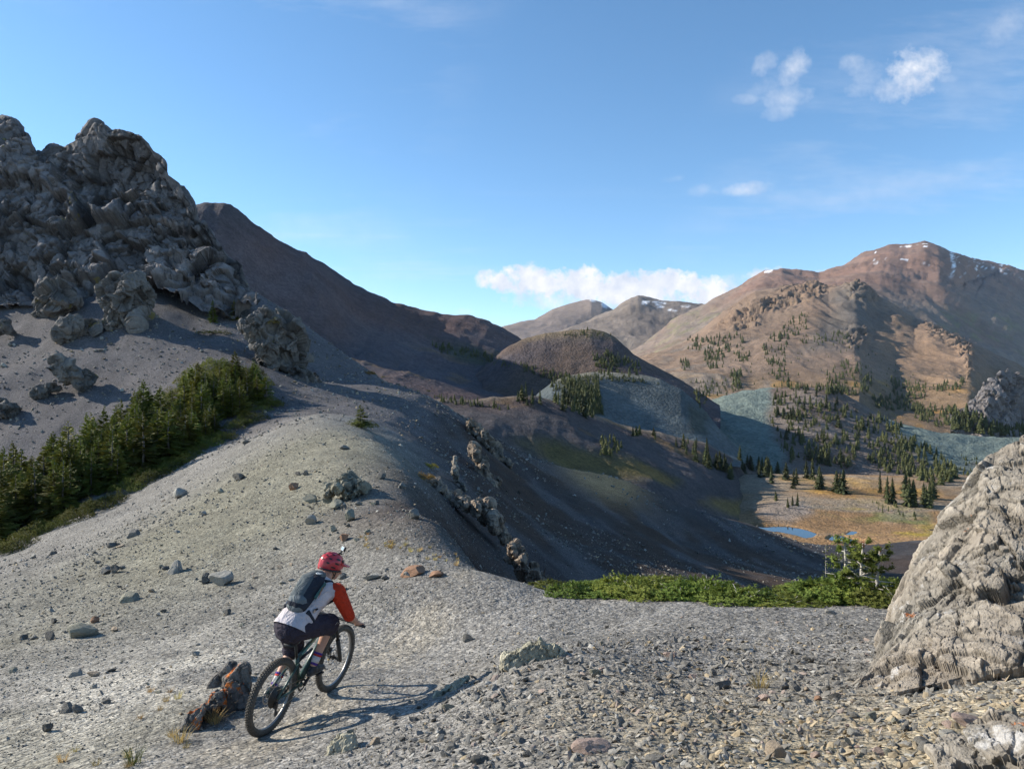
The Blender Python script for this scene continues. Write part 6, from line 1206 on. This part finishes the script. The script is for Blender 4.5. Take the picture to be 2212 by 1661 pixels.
ac = add('action_camera', None, parent=hel); part('camera_mount', [boxv(hl((.03, 0, .128)), (.05, .035, .012), HB), tube([hl((.035, 0, .13)), hl((.045, 0, .165))], .008, 6)], M_black, ac, False); part('camera_body', boxv(hl((.05, 0, .188)), (.026, .062, .045), HB), M_black, ac, False); part('camera_screen', boxv(hl((.036, 0, .188)), (.002, .05, .034), HB), plain('screen_glass', (.35, .45, .55), .15), ac, False); part('camera_screen_rim', boxv(hl((.0362, 0, .188)), (.0016, .058, .041), HB), M_rim, ac, False)
# backpack
part('shorts_print', [tube([Vector(kn[-1]) + Vector((-.10 + .012 * i, -.118, .052 + .01 * (i % 2))), Vector(kn[-1]) + Vector((-.088 + .012 * i, -.119, .044 + .012 * (i % 2)))], .0035, 4) for i in range(5)], M_rim, person)
pack = rig('backpack', label='grey and black hydration backpack with teal side panel on the rider back', category='backpack'); bd = (chest - pelv).normalized(); bn = Vector((-bd.z, 0, bd.x)); bp = lambda f, l, o: pelv + bd * f + Vector((0, l, 0)) + bn * o
blob('main_bag', [(bp(.13, 0, .165), bp(.40, 0, .185), .085, .10, (1, 1.45, 1)), (bp(.40, 0, .185), bp(.49, 0, .16), .10, .07, (1, 1.4, 1))], M_packd, pack, .010, 4)
blob('front_panel', [(bp(.18, .02, .215), bp(.40, .02, .235), .055, .060, (1, 1.65, 1)), (bp(.40, .02, .235), bp(.47, .02, .21), .060, .045, (1, 1.6, 1))], M_packg, pack, .010, 4)
blob('lower_pocket', [(bp(.11, 0, .165), bp(.16, 0, .20), .070, .070, (1, 1.6, 1))], M_packl, pack, .010, 3)
blob('top_panel', [(bp(.50, 0, .20), bp(.55, 0, .15), .05, .045, (1, 1.8, 1))], M_packg, pack, .010, 3)
part('side_panel', [boxv(bp(.34, -.148, .19), (.20, .012, .035), [bd, (0, 1, 0), bn])], M_green_d, pack, False); part('side_cord', [tube([bp(.28, -.155, .15), bp(.36, -.158, .20), bp(.42, -.15, .17)], .003, 4)], M_orng, pack)
part('emblem', [tube([bp(.475 + .022 * math.cos(a), -.06 + .022 * math.sin(a), .272 - .02 * math.cos(a)) for a in np.linspace(.4, 5.4, 12)], .004, 5), tube([bp(.475, -.06, .272), bp(.50, -.085, .25)], .004, 5)], M_white, pack)
for s in (-1, 1):
    part('shoulder_strap', tube([bp(.50, .09 * s, .13), sh[s] + Vector((-.03, -.07 * s, .09)), sh[s] + Vector((.09, -.075 * s, .0)), chest + Vector((.10, .13 * s, -.12)), bp(.18, .16 * s, .08)], [.018, .02, .02, .014, .012], 6), M_packd, pack)
    part('hip_belt', tube([bp(.11, .13 * s, .13), bp(.10, .175 * s, .02), bp(.10, .13 * s, -.11), bp(.10, .04 * s, -.145)], [.024, .020, .014, .010], 6), M_packd, pack)
    part('buckle', [boxv(bp(.16, -.165 * -s, .09), (.03, .012, .03), [bd, (0, 1, 0), bn])], M_steel, pack, False)
# ------------------------------------------------------------------ gravel: real small stones, one mass
def gravel():
    rs = np.random.RandomState(77); base = [stone_mesh(900 + q, 1, 7, (1, rs.uniform(.45, .85), rs.uniform(.25, .55))) for q in range(8)]; big = base
    oc = np.array([(1, 0, 0), (-1, 0, 0), (0, 1, 0), (0, -1, 0), (0, 0, 1), (0, 0, -1)], float); ot = np.array([(0, 2, 4), (2, 1, 4), (1, 3, 4), (3, 0, 4), (2, 0, 5), (1, 2, 5), (3, 1, 5), (0, 3, 5)])
    tiny = [(oc * rs.uniform(.6, 1.1, (6, 1)) * np.array([1, rs.uniform(.6, 1), rs.uniform(.4, .8)]) + rs.normal(size=(6, 3)) * .12, ot) for q in range(8)]
    Vs, Ts, Cs, off = [], [], [], 0
    def emit(x, y, size, bright, tanf):
        nonlocal off
        z = ground_z(x, y); n = len(x); which = rs.randint(0, 8, n); ang = rs.uniform(0, 6.28, n); tx = rs.normal(size=n) * .5; ty = rs.normal(size=n) * .5
        for q in range(8):
            m = np.where(which == q)[0]
            if not len(m): continue
            v, t = base[q]; ca, sa = np.cos(ang[m])[:, None], np.sin(ang[m])[:, None]; s = size[m][:, None]
            X = v[None, :, 0] * ca - v[None, :, 1] * sa; Y = v[None, :, 0] * sa + v[None, :, 1] * ca; Z = np.broadcast_to(v[None, :, 2], X.shape) + X * tx[m][:, None] + Y * ty[m][:, None]
            P = np.stack([X * s + x[m][:, None], Y * s + y[m][:, None], Z * s + z[m][:, None] + s * .18], -1)
            g = np.array([.198, .184, .162]); tn = np.array([.30, .24, .16]); pk = np.array([.25, .20, .17]); r = rs.uniform(size=(len(m), 1))
            c = g * (.7 + .6 * rs.uniform(size=(len(m), 1)) ** 1.5) * bright[m][:, None]; c = np.where(r < tanf[m][:, None], tn * (.7 + .6 * rs.uniform(size=(len(m), 1))), c); c = np.where(r > .95, pk * 1.1, c); c = np.where((r > .90) & (r < .95), np.array([.38, .36, .32]), c)
            Vs.append(P.reshape(-1, 3)); Cs.append(np.repeat(c, v.shape[0], 0)); Ts.append((t[None] + (np.arange(len(m)) * v.shape[0])[:, None, None]).reshape(-1, 3) + off); off += P.shape[0] * v.shape[0]
    # coarse talus of the mound: dense field in front of the camera
    n = 38000; px = rs.uniform(-40, 1064, n); d = np.exp(rs.uniform(math.log(2.6), math.log(10.5), n)); x = (px - 512) / F * d; y = d; nz = fbm(np.stack([x, y, 0 * x], -1) * .9, 3, 71)
    mound = smooth01(-1.4, -.4, x + (y - 6.5) * -.10 + nz * .3) * smooth01(9.4 , 7.2, y + nz * .8 - np.clip(x, 0, 2) * .2); keep = rs.uniform(size=n) < np.clip(mound * 1.0 + .16 + nz * .15, .08, 1)
    keep &= ~((np.abs(x - (-2.2 + (y - 7.6) * .3)) < .55) & (rs.uniform(size=n) < .75))
    x, y, mound = x[keep], y[keep], mound[keep]; n = len(x)
    size = (.004 + .027 * rs.uniform(size=n) ** 4.2) * (.7 + .75 * mound) * np.clip(y / 6, .75, 1.2); sandy = smooth01(.2, 1.8, x) * smooth01(6.2, 4.0, y)
    tf = .05 + .45 * sandy; sm = size < .0115; emit(x[~sm], y[~sm], size[~sm], np.ones((~sm).sum()) * 1.05, tf[~sm]); base = tiny; emit(x[sm], y[sm], size[sm] * 1.1, np.ones(sm.sum()) * 1.05, tf[sm])
    # finer stones over the trail, hump and slopes
    base = tiny      # fine chips everywhere on the ridge
    n = 56000; px = rs.uniform(-40, 920, n); d = np.exp(rs.uniform(math.log(5), math.log(40), n)); x = (px - 512) / F * d; y = d
    nz = fbm(np.stack([x, y, 0 * x], -1) * .5, 3, 79); path = np.abs(x - (-2.2 + (y - 7.6) * .3)) < .5; keep = (rs.uniform(size=n) < np.clip(.6 + nz * .9, .12, 1)) & ~(path & (rs.uniform(size=n) < .7)); x, y = x[keep], y[keep]; n = len(x)
    size = (.006 + .016 * rs.uniform(size=n) ** 2.2) * np.clip(y / 9, .7, 2.6); emit(x, y, size, np.ones(n) * 1.05, np.full(n, .12))
    n = 20000; px = rs.uniform(-40, 900, n); d = np.exp(rs.uniform(math.log(8), math.log(48), n)); x = (px - 512) / F * d; y = d; fl = x > (-.2 + (13 - y) * .35) * 1.0
    nz = fbm(np.stack([x, y, 0 * x], -1) * .35, 3, 73); keep = (rs.uniform(size=n) < np.clip(.55 + nz, .1, 1)); x, y = x[keep], y[keep]; n = len(x)
    size = (.010 + .045 * rs.uniform(size=n) ** 3.2) * np.clip(y / 14, .8, 2.0); emit(x, y, size, np.ones(n) * 1.05, np.full(n, .12))
    # scree blocks farther off
    n = 20000; px = rs.uniform(-40, 860, n); d = np.exp(rs.uniform(math.log(45), math.log(125), n)); x = (px - 512) / F * d; y = d; nz = fbm(np.stack([x, y, 0 * x], -1) * .12, 3, 75)
    keep = rs.uniform(size=n) < np.clip(.45 + nz * 1.2, .05, 1); x, y = x[keep], y[keep]; n = len(x); size = (.05 + .17 * rs.uniform(size=n) ** 3.5) * np.clip(y / 60, .9, 1.6); emit(x, y, size, np.ones(n) * 1.05, np.full(n, .08))
    return npmesh('gravel', np.concatenate(Vs), np.concatenate(Ts), np.concatenate(Cs), smooth=False)
tg = NT('gravel_stones'); M_gravel = tg.done(tg.mix(1.0, tg.attr(), tg.ramp(tg.noise(40, 4), [(.3, .8), (.7, 1.2)]), 'MULTIPLY'), .93, tg.bump(tg.noise(60, 5), .4, .01), Specular_IOR_Level=.15)
add('gravel', gravel(), M_gravel, kind='stuff', label='loose angular gravel and scree chips over the slopes')

# ------------------------------------------------------------------ thin mountain air
def haze():
    V = np.array([(x, y, z) for x in (-7000, 7000) for y in (-2000, 7500) for z in (-175, 1150)], float)
    T = [(0, 1, 3, 2), (4, 6, 7, 5), (0, 4, 5, 1), (2, 3, 7, 6), (0, 2, 6, 4), (1, 5, 7, 3)]
    me = npmesh('haze', V, T, smooth=False); m = bpy.data.materials.new('thin_air'); m.use_nodes = True; nt = m.node_tree; nt.nodes.clear()
    v = nt.nodes.new('ShaderNodeVolumePrincipled'); o = nt.nodes.new('ShaderNodeOutputMaterial'); v.inputs['Color'].default_value = (.62, .76, 1.0, 1); v.inputs['Density'].default_value = 2.0e-5; v.inputs['Anisotropy'].default_value = .1
    nt.links.new(v.outputs[0], o.inputs['Volume']); add('haze', me, m, kind='stuff', label='thin bluish mountain air')
haze()
